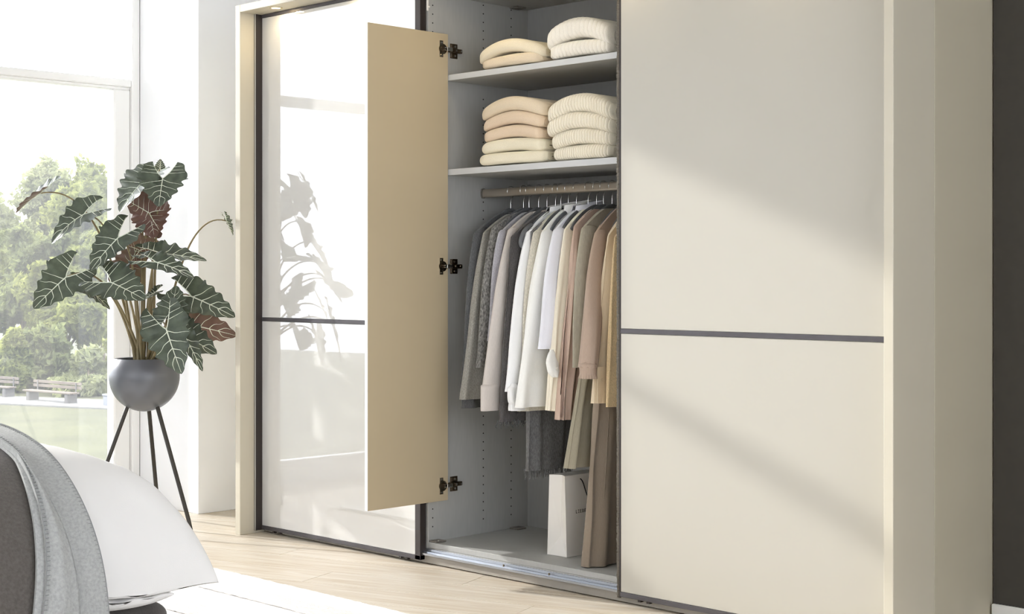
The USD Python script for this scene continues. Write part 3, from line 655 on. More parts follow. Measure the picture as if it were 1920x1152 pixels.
obj('placket', box(HX[14] + .0275, HX[14] + .0305, Hb[1] + .004, Hb[1] + .046, Hb[2] + .002, Hb[2] + .12, .001), 'beige_cotton', t15)
bt = trimesh.creation.cylinder(radius=.0055, height=.003, sections=18); bt.apply_transform(trimesh.transformations.rotation_matrix(math.pi / 2, [0, 1, 0])); bt.apply_translation([HX[14] + .032, Hb[1] + .026, Hb[2] + .075]); obj('button', bt, 'beige_cotton', t15)
garment('camel_sweater', 'sweater', 'camel knit sweater on the right, next to the grey brush seal', HX[15] + .002, (1150, 440), (1134, 764), 'camel_knit', thick=.022, seed=16, folds=2, amp=.004, hem_back=.42)
# long pieces
t17 = thing('knit_dress', 'dark grey knit dress with fringed hem showing below the white blouse', 'dress', 'clothes hanging on the rail')
xd = 1.405
Hd = on_x(985, 884, xd)
obj('body', garment_body(xd, (.13, .47, 1.19), 1.255, (Hd[1], .345), Hd[2], .015, 4, .006, 31, thin=.78), 'grey_dress', t17, smooth=60)
obj('fringe', fringe_mesh(xd, Hd[1] + .004, .34, Hd[2], 90, .030, 9), 'grey_dress', t17, kind='stuff')
t18 = thing('olive_skirt', 'olive taupe skirt hanging just above the paper bag', 'skirt', 'clothes hanging on the rail')
xo = 1.664; Ho = on_x(1063, 880, xo)
obj('body', garment_body(xo, (.19, .41, 1.0), 1.01, (Ho[1], .27), Ho[2], .016, 3, .006, 33, drift=-.010, thin=.5), 'olive_twill', t18, smooth=60)
obj('waist_loop', [tube([(xo, .25, 1.0), (xo, .28, 1.15), (xo, RY, 1.276)], .0015, 6), tube([(xo, .36, 1.0), (xo, .325, 1.15), (xo, RY, 1.276)], .0015, 6)], 'olive_twill', t18)
t19 = thing('wide_trousers', 'wide brown trousers whose leg reaches down to the wardrobe floor', 'trousers', 'clothes hanging on the rail')
xt = 1.722; Ht = on_x(1098, 1061, xt)
obj('leg', garment_body(xt, (.17, .43, 1.06), 1.065, (Ht[1], .275), ZF + .004, .026, 2, .006, 35, thin=.5), 'taupe_twill', t19, smooth=60)
obj('crease', tube(spline([(xt + .020, .19, .95), (xt + .026, .15, .6), (xt + .026, Ht[1] + .045, ZF + .02)], 20), .0016, 6), 'taupe_twill', t19)
obj('waist_loop', [tube([(xt, .24, 1.06), (xt, .28, 1.18), (xt, RY, 1.276)], .0015, 6), tube([(xt, .36, 1.06), (xt, .325, 1.18), (xt, RY, 1.276)], .0015, 6)], 'taupe_twill', t19)

# ------------------------------------------------------------------ paper bag on the compartment floor
bg = thing('paper_bag', 'white paper carrier bag with black cord and lettering on the wardrobe floor', 'bag')
bx0, bx1, by0, by1, bz0, bz1 = 1.458, 1.550, .156, .430, ZF + .0006, .353
tp = .006
Vb = np.array([(bx0, by0, bz0), (bx1, by0, bz0), (bx1, by1, bz0), (bx0, by1, bz0), (bx0 + tp, by0 + .004, bz1), (bx1 - tp * 2.2, by0 + .004, bz1), (bx1 - tp * 2.2, by1 - .004, bz1), (bx0 + tp, by1 - .004, bz1)])
# walls with a shallow gusset crease in the narrow sides, and an open top
gm = (bx0 + bx1) / 2
Vw = np.vstack([Vb, [(gm, by0, bz0 + .001), (gm, by0 + .020, bz0 + .070), (gm, by0 + .026, bz1 + .0), (gm, by1, bz0 + .001), (gm, by1 - .016, bz0 + .06), (gm, by1 - .022, bz1)]])
fw = [(1, 2, 6), (1, 6, 5), (3, 0, 4), (3, 4, 7), (0, 8, 9), (0, 9, 4), (4, 9, 10), (8, 1, 9), (9, 1, 5), (9, 5, 10), (2, 11, 12), (2, 12, 6), (6, 12, 13), (11, 3, 12), (12, 3, 7), (12, 7, 13), (0, 3, 2), (0, 2, 1)]
inner = Vw.copy(); cen = Vw.mean(0); inner[:, :2] = cen[:2] + (Vw[:, :2] - cen[:2]) * np.array([.985, .994]); inner[:, 2] = np.where(Vw[:, 2] < bz0 + .01, Vw[:, 2] + .001, Vw[:, 2])
rim = [4, 10, 5, 6, 13, 7]; ff = list(fw) + [(a_ + 14, c_ + 14, b_ + 14) for a_, b_, c_ in fw]
for i in range(6):
    p, q = rim[i], rim[(i + 1) % 6]; ff += [(p, q, q + 14), (p, q + 14, p + 14)]
obj('bag_body', (np.vstack([Vw, inner]), ff), 'paper_white', bg)
def side_x(z): return bx1 - tp * 2.2 * (z - bz0) / (bz1 - bz0)
def lettering(text, hgt, y, z, spacing):
    out = []; yy_ = y
    for ch in text:
        m_ = meshkit.text_mesh(ch, hgt, .0006, bold=False); v_ = np.array(m_.vertices)
        w_ = v_[:, 0].max() - v_[:, 0].min(); v_[:, 0] -= v_[:, 0].min()
        zz_ = z + v_[:, 1]
        out.append(trimesh.Trimesh(np.c_[np.array([side_x(q) for q in zz_]) + .0001 + v_[:, 2], yy_ + v_[:, 0], zz_], m_.faces, process=False)); yy_ += w_ + spacing
    return join(out)
pT = on_x(1079.5, 963, side_x(.24)); obj('lettering', lettering('LIEBE', .0115, pT[1], pT[2], .0042), 'ink', bg)
pT2 = on_x(1101.5, 970, side_x(.24)); obj('small_lettering', lettering('B', .0075, pT2[1], pT2[2], .003), 'ink', bg)
pc = on_x(1087.5, 898, side_x(.34)); pe = on_x(1108, 940, side_x(.27) + .003)
obj('cord_handle', tube(spline([pc + [.001, 0, 0], pc + [.004, .012, -.016], pc * .45 + pe * .55 + [.004, -.003, -.006], pe, pe + [.0, .028, -.012], pe + [0, .056, .004], pe + [0, .075, .030], [side_x(.34) + .002, pe[1] + .085, pc[2]]], 40), .0019, 8), 'cord_black', bg, smooth=True)

# ------------------------------------------------------------------ plant in a round pot on three legs
PC = np.array([-.462, -.252]); PD = 6.146
PR = .1435; PZ = CAM[2] - (713 - HY) / F * PD
mat('petiole', (128, 116, 84), .55, var=.18, vscale=14)
mat('vein_pale', (214, 220, 204), .55)
pot = thing('planter', 'round grey blue plant pot on three thin dark metal legs', 'plant pot')
zr = .077
th = np.linspace(-np.pi / 2, math.asin(zr / PR), 40)
outer = [(PR * math.cos(a) + 1e-6, PR * math.sin(a)) for a in th]
ti = th[::-1]
inn = [((PR - .006) * math.cos(a) + 1e-6, max((PR - .006) * math.sin(a), -PR + .01)) for a in ti if a > -.6]
obj('bowl', lathe(outer + inn, 72, (PC[0], PC[1], PZ)), 'pot_glaze', pot, smooth=40)
so = [(1e-5, .046), (.05, .050), (.09, .045), (math.sqrt((PR - .007) ** 2 - .04 ** 2), .040)]
obj('soil', lathe(so[::-1], 40, (PC[0], PC[1], PZ)), 'soil', pot, smooth=True)
fw_, rt_ = np.array([-1, 1]) / S2, np.array([1, 1]) / S2
for ar, af in ((.222, -.128), (-.222, -.128), (0, .256)):
    d2 = ar * rt_ + af * fw_; u2 = d2 / np.linalg.norm(d2)
    p0 = np.array([*(PC + u2 * .070), PZ - .118]); p1 = np.array([*(PC + u2 * .256), .004])
    obj('leg', tube(np.linspace(p0, p1, 12), [.0085] * 11 + [.006], 12), 'leg_metal', pot, smooth=True)

def leaf_material():
    n = {'geo': ('geometry', {}), 'noise': ('noise_texture', {'scale': 26.0, 'detail': 4.0}),
         'up': ('rgb_ramp', {'ramp': [(.3, tuple(lin((56, 66, 57)))), (.7, tuple(lin((84, 95, 80))))]}),
         'dn': ('rgb_ramp', {'ramp': [(.3, tuple(lin((92, 64, 58)))), (.7, tuple(lin((112, 80, 70))))]}),
         'mx': ('mix', {}), 'p': ('principled_bsdf', {'roughness': .38, 'specular_ior_level': .5}), 'tr': ('translucent_bsdf', {'color': tuple(lin((96, 100, 62)))}), 'ms': ('mix_closure', {'fac': .07})}
    l = [('geo.position', 'noise.vector'), ('noise.fac', 'up.fac'), ('noise.fac', 'dn.fac'), ('geo.backfacing', 'mx.fac'), ('up.color', 'mx.color1'), ('dn.color', 'mx.color2'), ('mx.color', 'p.base_color'),
         ('p.BSDF', 'ms.closure1'), ('tr.BSDF', 'ms.closure2')]
    M['leaf_blade'] = usdkit.material(stage, '/World/Looks/leaf_blade', n, l, surface='ms.closure')
leaf_material()

pl = thing('elephant_ear_plant', 'leafy plant with dark arrow shaped leaves and pale veins in the round pot', 'plant')
VIEW = np.array([1, -1, 0]) / S2                       # towards the viewer
RT = np.array([1, 1, 0]) / S2; UP = np.array([0, 0, 1.0])

def leaf(B, T, normal, width, droop=.18, keel=.25, wave=.05, lobe=.62, seed=0, curl=0.0):
    B, T = np.asarray(B, float), np.asarray(T, float)
    L = np.linalg.norm(T - B); ax = (T - B) / L
    n = np.asarray(normal, float); n = n - ax * (n @ ax); n /= np.linalg.norm(n); sd = np.cross(ax, n)
    W = width * L * 1.02; wm = .52 * W
    ph = np.random.default_rng(seed).uniform(0, 6.28, 4)
    def hw(l):
        if l >= 0: return W * (1 - l) ** .72 * (1 + .16 * l) * (1 + .10 * math.sin(2 * math.pi * 4.2 * l + 1.0)) + .002 * L
        q = min(-l / lobe, 1.0); return wm + (W * (1 + .05 * math.sin(9 * q)) - wm) * math.sqrt(max(1 - q * q, 0))
    def win(l):
        if l >= -.04: return 0.0
        return min(wm * ((-l - .04) / (lobe - .04)) ** .55, hw(l))
    def P(l, w):
        r_ = abs(w) / W
        h_ = keel * abs(w) - droop * L * (max(l, 0) ** 2 + .8 * min(l, 0) ** 2) - curl * L * r_ * r_ + wave * L * .5 * (r_ ** 2) * math.sin(2 * math.pi * 3.4 * l + ph[0] + (0 if w > 0 else 1.3))
        return B + ax * (l * L) + sd * w + n * h_
    ls = np.r_[np.linspace(-lobe, -.001, 16), np.linspace(0, 1, 44)]
    nc = 9; V, f = [], []
    for side in (1, -1):
        base = len(V)
        for l in ls:
            a_, b_ = win(l), hw(l)
            for q in np.linspace(0, 1, nc): V.append(P(l, side * (a_ + (b_ - a_) * q)))
        g_ = grid_faces(len(ls), nc) + base
        f.append(tri(g_ if side < 0 else g_[:, ::-1]))
    blade = trimesh.Trimesh(np.array(V), np.vstack(f), process=False)
    # the normals of the upper side follow "normal"
    fn = np.cross(blade.vertices[blade.faces[:, 1]] - blade.vertices[blade.faces[:, 0]], blade.vertices[blade.faces[:, 2]] - blade.vertices[blade.faces[:, 0]]).sum(0)
    if fn @ n < 0: blade = trimesh.Trimesh(blade.vertices, blade.faces[:, ::-1], process=False)
    veins = []
    k = max(.55, L / .2)
    veins.append(tube([P(l, 0) + n * .0006 for l in np.linspace(0, .97, 22)], np.linspace(.0034, .0009, 22) * k, 6))
    for i, l0 in enumerate((.05, .24, .43, .62)):
        for side in (1, -1):
            pts = []
            for q in np.linspace(0, .93, 9):
                l = l0 + .24 * q + .06 * q * q * (1 if l0 > .3 else -.4) + .012 * math.sin(7 * q + i + side)
                pts.append(P(min(l, .97), side * hw(min(l, .97)) * q))
            veins.append(tube(np.array(pts) + n * .0006, np.linspace(.0022, .0007, 9) * k, 5))
    for side in (1, -1):
        mainv = [(l, side * (.0 + wm * .98 * (q ** .8))) for l, q in zip(np.linspace(0, -lobe * .88, 10), np.linspace(0, 1, 10))]
        veins.append(tube([P(l, w) + n * .0006 for l, w in mainv], np.linspace(.0028, .0008, 10) * k, 5))
        for j in (3, 5, 7):
            l1, w1 = mainv[j]
            pts = [P(l1 + (.10 - .06 * j / 7) * q * .4 - .04 * q, w1 + side * (hw(l1) * .95 - abs(w1)) * q) for q in np.linspace(0, .95, 7)]
            veins.append(tube(np.array(pts) + n * .0006, np.linspace(.0018, .0007, 7) * k, 5))
    return blade, join(veins)

def at(u, v, dd=0.0): return ray_point(u, v, PD + dd)
# attach point, tip (picture points with a step in depth from the pot's centre), facing, width, and shape
LEAVES = [
    # B               T                 normal                      width droop keel wave
    ((76, 362, .05), (26, 394, .12), UP * .9 + VIEW * .35 - RT * .5, .42, .10, .3, .05),
    ((158, 402, .0), (88, 440, -.05), UP * .9 + VIEW * .55 + RT * .15, .50, .30, .25, .05),
    ((124, 520, -.12), (62, 575, -.20), VIEW * 1.0 + UP * .35, .52, .10, .12, .06),
    ((160, 540, -.02), (212, 574, .02), UP * .8 + VIEW * .5, .40, .18, .2, .06),
    ((222, 446, -.08), (166, 501, -.16), UP * .8 + VIEW * .7, .50, .14, .22, .06),
    ((208, 530, -.18), (271, 557, -.24), VIEW * .7 + UP * .8, .62, .10, .15, .06),
    ((270, 340, .0), (218, 389, -.07), UP * .85 + VIEW * .5 - RT * .3, .72, .16, .2, .08),
    ((305, 335, -.08), (297, 386, -.14), VIEW * 1.0 + UP * .15, .74, .06, .10, .06),
    ((280, 400, .03), (236, 372, .08), -VIEW * .9 + UP * .35 + RT * .2, .74, .10, .2, .06),
    ((280, 402, .05), (292, 447, .03), -VIEW * .9 + UP * .4, .78, .12, .2, .08),
    ((262, 470, .08), (300, 456, .14), -VIEW * .9 + UP * .4, .75, .08, .2, .06),
    ((302, 476, -.04), (388, 482, -.02), UP * .9 + VIEW * .45, .44, .10, .18, .06),
    ((292, 492, -.14), (362, 510, -.20), UP * .85 + VIEW * .55, .34, .16, .15, .06),
    ((424, 414, .06), (438, 441, .06), RT * .9 + UP * .35 + VIEW * .08, .70, .05, .2, .10),
    ((322, 585, -.16), (330, 535, -.12), VIEW * .95 + UP * .2 - RT * .1, .62, .06, .10, .07),
    ((312, 618, -.20), (338, 700, -.26), VIEW * .95 + UP * .2 - RT * .15, .50, .08, .10, .07),
    ((358, 556, .0), (440, 590, -.06), UP * .7 + VIEW * .75, .42, .08, .12, .06),
    ((352, 608, .06), (444, 628, .10), -VIEW * .9 + UP * .35, .45, .05, .15, .06),
    ((338, 628, -.06), (406, 658, -.10), VIEW * .7 + UP * .5 + RT * .3, .48, .12, .2, .06),
    ((348, 634, -.14), (381, 694, -.18), VIEW * .8 + RT * .6, .26, .08, .3, .05),
    ((292, 548, .05), (268, 560, .05), UP * .8 + VIEW * .5, .6, .1, .2, .06),
    ((300, 316, .10), (301, 298, .12), VIEW + RT * .4, .5, .05, .2, .05),
    ((240, 506, .10), (262, 452, .14), -VIEW * .8 + UP * .4 - RT * .3, .55, .08, .2, .06),
]
rl = np.random.default_rng(11)
for i, (b_, t_, n_, w_, dr_, ke_, wa_) in enumerate(LEAVES):
    B, T = at(*b_), at(*t_)
    blade, veins = leaf(B, T, n_, w_, dr_, ke_, wa_, seed=i)
    lf = obj('leaf', blade, 'leaf_blade', pl, smooth=True)
    obj('veins', veins, 'vein_pale', lf, smooth=True)
    # stalk from the soil to the leaf
    ar_, rr_ = rl.uniform(0, 6.28), rl.uniform(.005, .052)
    off = (B[:2] - PC); rr2 = off / max(np.linalg.norm(off), 1e-6) * .035
    root = np.array([PC[0] + rr2[0] + rr_ * math.cos(ar_) * .6, PC[1] + rr2[1] + rr_ * math.sin(ar_) * .6, PZ + .043])
    dirb = B - root; hz = np.linalg.norm(dirb[:2])
    m1 = root + dirb * np.array([.22, .22, .48]); m2 = root + dirb * np.array([.58, .58, .86]) + np.array([0, 0, .10 * hz])
    pts = spline([root, m1, m2, B - np.asarray(n_) / np.linalg.norm(n_) * .001], 30)
    obj('stalk', tube(pts, np.linspace(.0068, .0026, 30), 8), 'petiole', pl, smooth=True)

# ------------------------------------------------------------------ rug and bed
mat('rug_wool', (244, 241, 236), .95, var=.05, vscale=8, stretch=(.6, 3.0, 1), bump=.9, bscale=260, sheen_weight=.2)
mat('rug_pattern', (236, 230, 225), .95, var=.07, vscale=60, stretch=(1, 3, 1), bump=.9, bscale=260)
rug = thing('rug', 'white woven rug with pale worn stripes on the oak floor', 'rug')
def rug_grid(x0, x1, y0, y1, z, nx, ny, amp, sd):
    X, Y = np.meshgrid(np.linspace(x0, x1, nx), np.linspace(y0, y1, ny)); Z = z + amp * (meshkit.fbm(np.stack([X * 60, Y * 90, X * 0 + sd], -1), 2) - .5)
    return np.stack([X, Y, Z], -1).reshape(-1, 3), grid_faces(ny, nx)
obj('pile', [rug_grid(-.25, 3.3, -3.2, -.602, .0125, 240, 200, .004, 1)], 'rug_wool', rug, smooth=True)
obj('backing', box(-.25, 3.3, -3.2, -.600, .0008, .0105, .002), 'rug_wool', rug)
bands = []
for (ya, yb_) in ((-.83, -.71), (-1.09, -.97), (-1.4, -1.28)):
    v_, f_ = rug_grid(-.2, 3.25, ya, yb_, .0142, 300, 16, .005, 5); bands.append((v_, f_))
obj('worn_stripe', bands, 'rug_pattern', rug, smooth=True)

bed = thing('bed', 'bed with dark grey upholstered mattress base at the lower left', 'bed')
BX, BYE = 2.540, -2.015
def rounded(x0, x1, y0, y1, z0, z1, r):
    pts = []
    for X in (x0 + r, x1 - r):
        for Y in (y0 + r, y1 - r):
            for Z in (z0 + r * .5, z1 - r * .5):
                s_ = trimesh.creation.icosphere(3, 1.0); pts.append(s_.vertices * [r, r, r * .5] + [X, Y, Z])
    return trimesh.convex.convex_hull(np.vstack(pts))
obj('mattress', rounded(.55, BX, -4.0, BYE, .20, .405, .06), 'mattress_dark', bed, smooth=40)
obj('base', rounded(.60, BX - .02, -3.98, BYE - .02, .05, .198, .04), 'mattress_dark', bed, smooth=40)
for X in (.75, BX - .15):
    for Y in (-3.8, BYE - .15): obj('foot', lathe([(.001, .0), (.02, .0), (.024, .052), (.001, .052)], 16, (X, Y, 0.0145 if (-.25 < X < 3.3 and -3.2 < Y < -.6) else 0.0)), 'anthracite_dark', bed)

def pillow(x0, x1, y0, y1, zc, up, dn, sag, seed, n=70, corner=.0, px_=2.6, ex=.47):
    """A soft case: bulging in the middle, flat along a seam at its rim with pulled-out corners. sag lowers the rim away from the middle."""
    s_ = np.linspace(-1, 1, n); s_ = np.sign(s_) * (1 - (1 - np.abs(s_)) ** 1.5)
    A, B_ = np.meshgrid(s_, s_)
    pin = 1 - .035 * (1 - A ** 2) * np.abs(B_) ** 2
    pin2 = 1 - .035 * (1 - B_ ** 2) * np.abs(A) ** 2
    X = (x0 + x1) / 2 + (x1 - x0) / 2 * A * pin2; Y = (y0 + y1) / 2 + (y1 - y0) / 2 * B_ * pin
    bulge = np.clip((1 - np.abs(A) ** px_) * (1 - np.abs(B_) ** px_), 0, 1) ** ex
    rim = np.maximum(np.abs(A), np.abs(B_))
    wr = (meshkit.fbm(np.stack([X * 9, Y * 9, X * 0 + seed], -1), 3) - .5)
    fine = (meshkit.noise(np.stack([X * 8 + Y * 22, Y * 10 - X * 4, X * 0 + seed * 2], -1)) - .5) * np.clip(rim - .5, 0, 1) * .034
    Zr = zc - sag * rim ** 3 + .012 * (wr * rim)
    Zt, Zb = Zr + up * bulge + .008 * wr * bulge + fine, Zr - dn * bulge
    top_ = np.stack([X, Y, Zt], -1).reshape(-1, 3); bot_ = np.stack([X, Y, Zb - .0015], -1).reshape(-1, 3)
    g_ = grid_faces(n, n)
    rimidx = [*range(n), *[i * n + n - 1 for i in range(1, n)], *[(n - 1) * n + j for j in range(n - 2, -1, -1)], *[i * n for i in range(n - 2, 0, -1)]]
    rf = [(rimidx[i], rimidx[i] + n * n, rimidx[(i + 1) % len(rimidx)] + n * n, rimidx[(i + 1) % len(rimidx)]) for i in range(len(rimidx))]
    return np.vstack([top_, bot_]), np.vstack([g_, g_[:, ::-1] + n * n, np.array(rf)])
pw2 = obj('pillow', [pillow(1.75, 2.585, -2.72, -2.055, .432, .014, .028, .0, 4, px_=9)], 'linen_white', None, smooth=True, label='thin white pillow lying flat under the big one on the bed', cat='pillow', group='white pillows on the bed')
pw1 = obj('pillow', [pillow(1.72, 2.597, -2.75, -1.962, .502, .207, .022, .060, 7, px_=4.8, ex=.415)], 'linen_white', None, smooth=True, label='large white pillow on top, its pointed corner hanging out to the right', cat='pillow', group='white pillows on the bed')

# throws laid over the pillows and hanging down the side of the bed
TP = [(1.50, .70), (1.8, .718), (2.05, .722), (2.25, .714), (2.38, .695), (2.48, .660), (2.56, .606), (2.61, .550), (2.638, .49), (2.65, .42), (2.655, .33), (2.66, .2), (2.662, .06)]
def drape(y0, y1, off, thick, seed, n=90, m=16, fold=.006, edge_wave=.004, flare=0.0, skew=0.0):
    prof = spline([(x, 0, z) for x, z in TP], n)[:, [0, 2]]
    tg = np.gradient(prof, axis=0); tg /= np.linalg.norm(tg, axis=1, keepdims=True); nm = np.c_[-tg[:, 1], tg[:, 0]]; nm *= np.sign(nm[:, :1] + nm[:, 1:] + 1e-9)
    s_ = np.linspace(0, 1, n)[:, None]; q = np.linspace(0, 1, m)[None]
    y = y0 + (y1 - y0) * q + edge_wave * np.sin(9 * s_ + seed) + skew * np.clip((.78 - s_) / .3, 0, 1) ** 1.0 * (1 - q)
    o = off + fold * np.sin(2 * np.pi * (1.3 * q) + 2.5 * s_ + seed) * (.3 + s_) + fold * .4 * (meshkit.noise(np.stack([s_ * 7 + 0 * q, q * 3 + 0 * s_, 0 * s_ * q + seed], -1)) - .5)
    sides = []
    for dd in (thick, 0.0):
        sides.append(np.stack([prof[:, 0][:, None] + nm[:, 0][:, None] * (o + dd), y, prof[:, 1][:, None] + nm[:, 1][:, None] * (o + dd)], -1))
    a_, b_ = sides; N = n * m
    g_ = grid_faces(n, m)
    idx = [*range(m), *[i * m + m - 1 for i in range(1, n)], *[(n - 1) * m + j for j in range(m - 2, -1, -1)], *[i * m for i in range(n - 2, 0, -1)]]
    rf = [(idx[i], idx[i] + N, idx[(i + 1) % len(idx)] + N, idx[(i + 1) % len(idx)]) for i in range(len(idx))]
    return (np.vstack([a_.reshape(-1, 3), b_.reshape(-1, 3)]), np.vstack([g_, g_[:, ::-1] + N, rf])), a_
def stitches(edge, step, rad, inward, seed):
    """Blanket stitch: a cord along the edge with a short thread across it at every step."""
    P_ = spline(edge, 260); L = np.r_[0, np.cumsum(np.linalg.norm(np.diff(P_, axis=0), axis=1))]
    out = [tube(P_, rad, 6)]
    for s_ in np.arange(.01, L[-1], step):
        p = np.array([np.interp(s_, L, P_[:, k]) for k in range(3)]); out.append(tube([p, p + inward * np.array([.2, 1, 0]) * .007], rad * .8, 5))
    return join(out)
cov = thing('bedspread', 'dark grey brown bedspread hanging over the bed at the left edge', 'bedspread')
m_, _ = drape(-3.2, -2.30, .012, .006, 2, m=60, fold=.004); obj('cloth', [m_], 'cover_dark', cov, smooth=50)
thr = thing('throw_blanket', 'folded light grey felt throw with blanket stitched edges over the pillow', 'blanket')
m_, top1 = drape(-2.400, -2.245, .022, .006, 5, m=20, fold=.004, edge_wave=.004, skew=.085); obj('lower_layer', [m_], 'throw_grey', thr, smooth=50)
m_, top2 = drape(-2.396, -2.312, .033, .007, 8, m=16, fold=.004, edge_wave=.006, skew=.085); obj('upper_layer', [m_], 'throw_grey', thr, smooth=50)
obj('edge_stitching', stitches(top1[:, -1], .0085, .0011, np.array([0, -1, 0]), 1), 'stitch_grey', thr)
obj('edge_stitching', stitches(top2[:, 0], .0085, .0011, np.array([0, 1, 0]), 2), 'stitch_grey', thr)

# ------------------------------------------------------------------ the park outside, one floor down
ZG = -4.0
mat('lawn_grass', (82, 82, 54), .95, var=.22, vscale=.35, stretch=(1, 1, 1))
mat('stone_white', (222, 220, 214), .9)
def gp(u, v): return on_z(u, v, ZG)
X_, Y_ = np.meshgrid(np.linspace(-120, -2.0, 80), np.linspace(-60, 110, 90))
Zl = ZG + .25 * (meshkit.fbm(np.stack([X_ * .08, Y_ * .08, X_ * 0], -1), 2) - .5)
Zl = np.where(np.hypot(X_ - (-51), Y_ - 27) < 25, ZG + (Zl - ZG) * .1, Zl)
struct('lawn', [(np.stack([X_, Y_, Zl], -1).reshape(-1, 3), grid_faces(90, 80))], 'lawn_grass', 'green park lawn beyond the window', smooth=True)
# gravel path running past the benches
pa = [gp(u, 762 + (u - 100) * .045) for u in (-700, -400, -150, 0, 130, 260, 420)]
pv = []
for p in pa:
    fdir = np.array([p[0] - CAM[0], p[1] - CAM[1], 0]); fdir /= np.linalg.norm(fdir)
    pv += [p - fdir * .5 + [0, 0, .06], p + fdir * 3.6 + [0, 0, .06], p + fdir * 3.6 - [0, 0, .3], p - fdir * .5 - [0, 0, .3]]
struct('park_path', [(np.array(pv), grid_faces(len(pa), 4, True)[:, ::-1])], 'path_gravel', 'pale gravel path along the far side of the lawn')

def bench(c, along, label, w=1.9):
    along = np.asarray(along, float); along /= np.linalg.norm(along); back = np.array([-along[1], along[0], 0]);
    if back @ (c - CAM) < 0: back = -back
    def ob(l0, l1, b0, b1, z0, z1, bev=.01):
        m_ = box(l0, l1, b0, b1, z0, z1, bev); v_ = np.array(m_.vertices)
        return trimesh.Trimesh(c + v_[:, :1] * along + v_[:, 1:2] * back + v_[:, 2:] * UP, m_.faces if np.cross(along, back)[2] > 0 else m_.faces[:, ::-1], process=False)
    t = thing('park_bench', label, 'bench', 'benches in the park')
    for s_ in (-1, 1): obj('support', ob(s_ * w * .40 - .11, s_ * w * .40 + .11, -.22, .26, 0, .40, .03), 'bench_stone', t)
    for b0 in (-.25, -.09, .07): obj('seat_slat', ob(-w / 2, w / 2, b0, b0 + .13, .40, .46), 'bench_wood', t)
    for z0 in (.56, .72): obj('back_slat', ob(-w / 2, w / 2, .27, .32, z0, z0 + .12), 'bench_wood', t)
    for s_ in (-1, 1): obj('back_post', ob(s_ * w * .40 - .03, s_ * w * .40 + .03, .24, .28, .38, .82), 'bench_stone', t)
bl, br_ = gp(61, 753), gp(131, 759)
bench((bl + br_) / 2 + [0, 0, .02], br_ - bl, 'slatted wooden park bench standing in full view left of the plant pot', w=np.linalg.norm(br_ - bl) * 1.28)
b2 = gp(-18, 744); bench(b2 + [0, 0, .02], br_ - bl, 'slatted wooden park bench cut off by the left picture edge', w=np.linalg.norm(br_ - bl) * 1.28)
bn = thing('litter_bin', 'pale grey box bin standing at the edge of the park path', 'bin')
pb = gp(212, 763)
obj('bin_body', box(pb[0] - .28, pb[0] + .28, pb[1] - .28, pb[1] + .28, ZG, ZG + .42, .02), 'bin_grey', bn); obj('bin_lid', box(pb[0] - .31, pb[0] + .31, pb[1] - .31, pb[1] + .31, ZG + .42, ZG + .50, .02), 'bin_grey', bn)

def foliage_mat(name, a, b, t):
    n = {'geo': ('geometry', {}), 'noise': ('noise_texture', {'scale': .9, 'detail': 3.0}), 'r': ('rgb_ramp', {'ramp': [(.3, tuple(lin(a))), (.7, tuple(lin(b)))]}),
         'hsv': ('hsv', {}), 'mr': ('map_range', {'from_min': 0.0, 'from_max': 1.0, 'to_min': .75, 'to_max': 1.25}),
         'd': ('diffuse_bsdf', {}), 'tr': ('translucent_bsdf', {'color': tuple(lin(t))}), 'm': ('mix_closure', {'fac': .45})}
    l = [('geo.position', 'noise.vector'), ('noise.fac', 'r.fac'), ('r.color', 'hsv.color'), ('geo.random_per_island', 'mr.value'), ('mr.result', 'hsv.value'), ('hsv.color', 'd.color'), ('d.BSDF', 'm.closure1'), ('tr.BSDF', 'm.closure2')]
    M[name] = usdkit.material(stage, '/World/Looks/' + name, n, l, surface='m.closure')
foliage_mat('foliage_fresh', (116, 124, 76), (158, 162, 104), (166, 170, 96))
foliage_mat('foliage_deep', (108, 118, 82), (146, 152, 108), (150, 156, 98))
foliage_mat('foliage_pale', (134, 140, 104), (168, 170, 132), (172, 176, 124))

def leaf_cloud(blobs, count, size, seed):
    """Small folded leaf sprays scattered through the outer part of a set of ellipsoids."""
    r_ = np.random.default_rng(seed); V = []; wts = np.array([b_[1][0] * b_[1][2] for b_ in blobs]); wts = wts / wts.sum()
    which = r_.choice(len(blobs), count, p=wts)
    d = r_.normal(size=(count, 3)); d /= np.linalg.norm(d, axis=1, keepdims=True)
    rad = r_.uniform(.15, 1.05, count) ** .6
    C_ = np.array([blobs[w][0] for w in which]); R_ = np.array([blobs[w][1] for w in which])
    p = C_ + d * R_ * rad[:, None]; p += (np.stack([meshkit.noise(p * 1.1, seed + q) for q in range(3)], -1) - .5) * 1.3
    p[:, 2] = np.maximum(p[:, 2], ZG + .05)
    a_ = r_.normal(size=(count, 3)); a_ /= np.linalg.norm(a_, axis=1, keepdims=True); b_ = np.cross(a_, r_.normal(size=(count, 3))); b_ /= np.linalg.norm(b_, axis=1, keepdims=True); n_ = np.cross(a_, b_)
    s_ = size * r_.uniform(.6, 1.3, count)[:, None]
    quad = [p - a_ * s_, p - b_ * s_ * .5 + n_ * s_ * .15, p + a_ * s_, p + b_ * s_ * .5 + n_ * s_ * .15]
    V = np.stack(quad, 1).reshape(-1, 3); f = np.arange(count * 4).reshape(-1, 4)
    return V, f
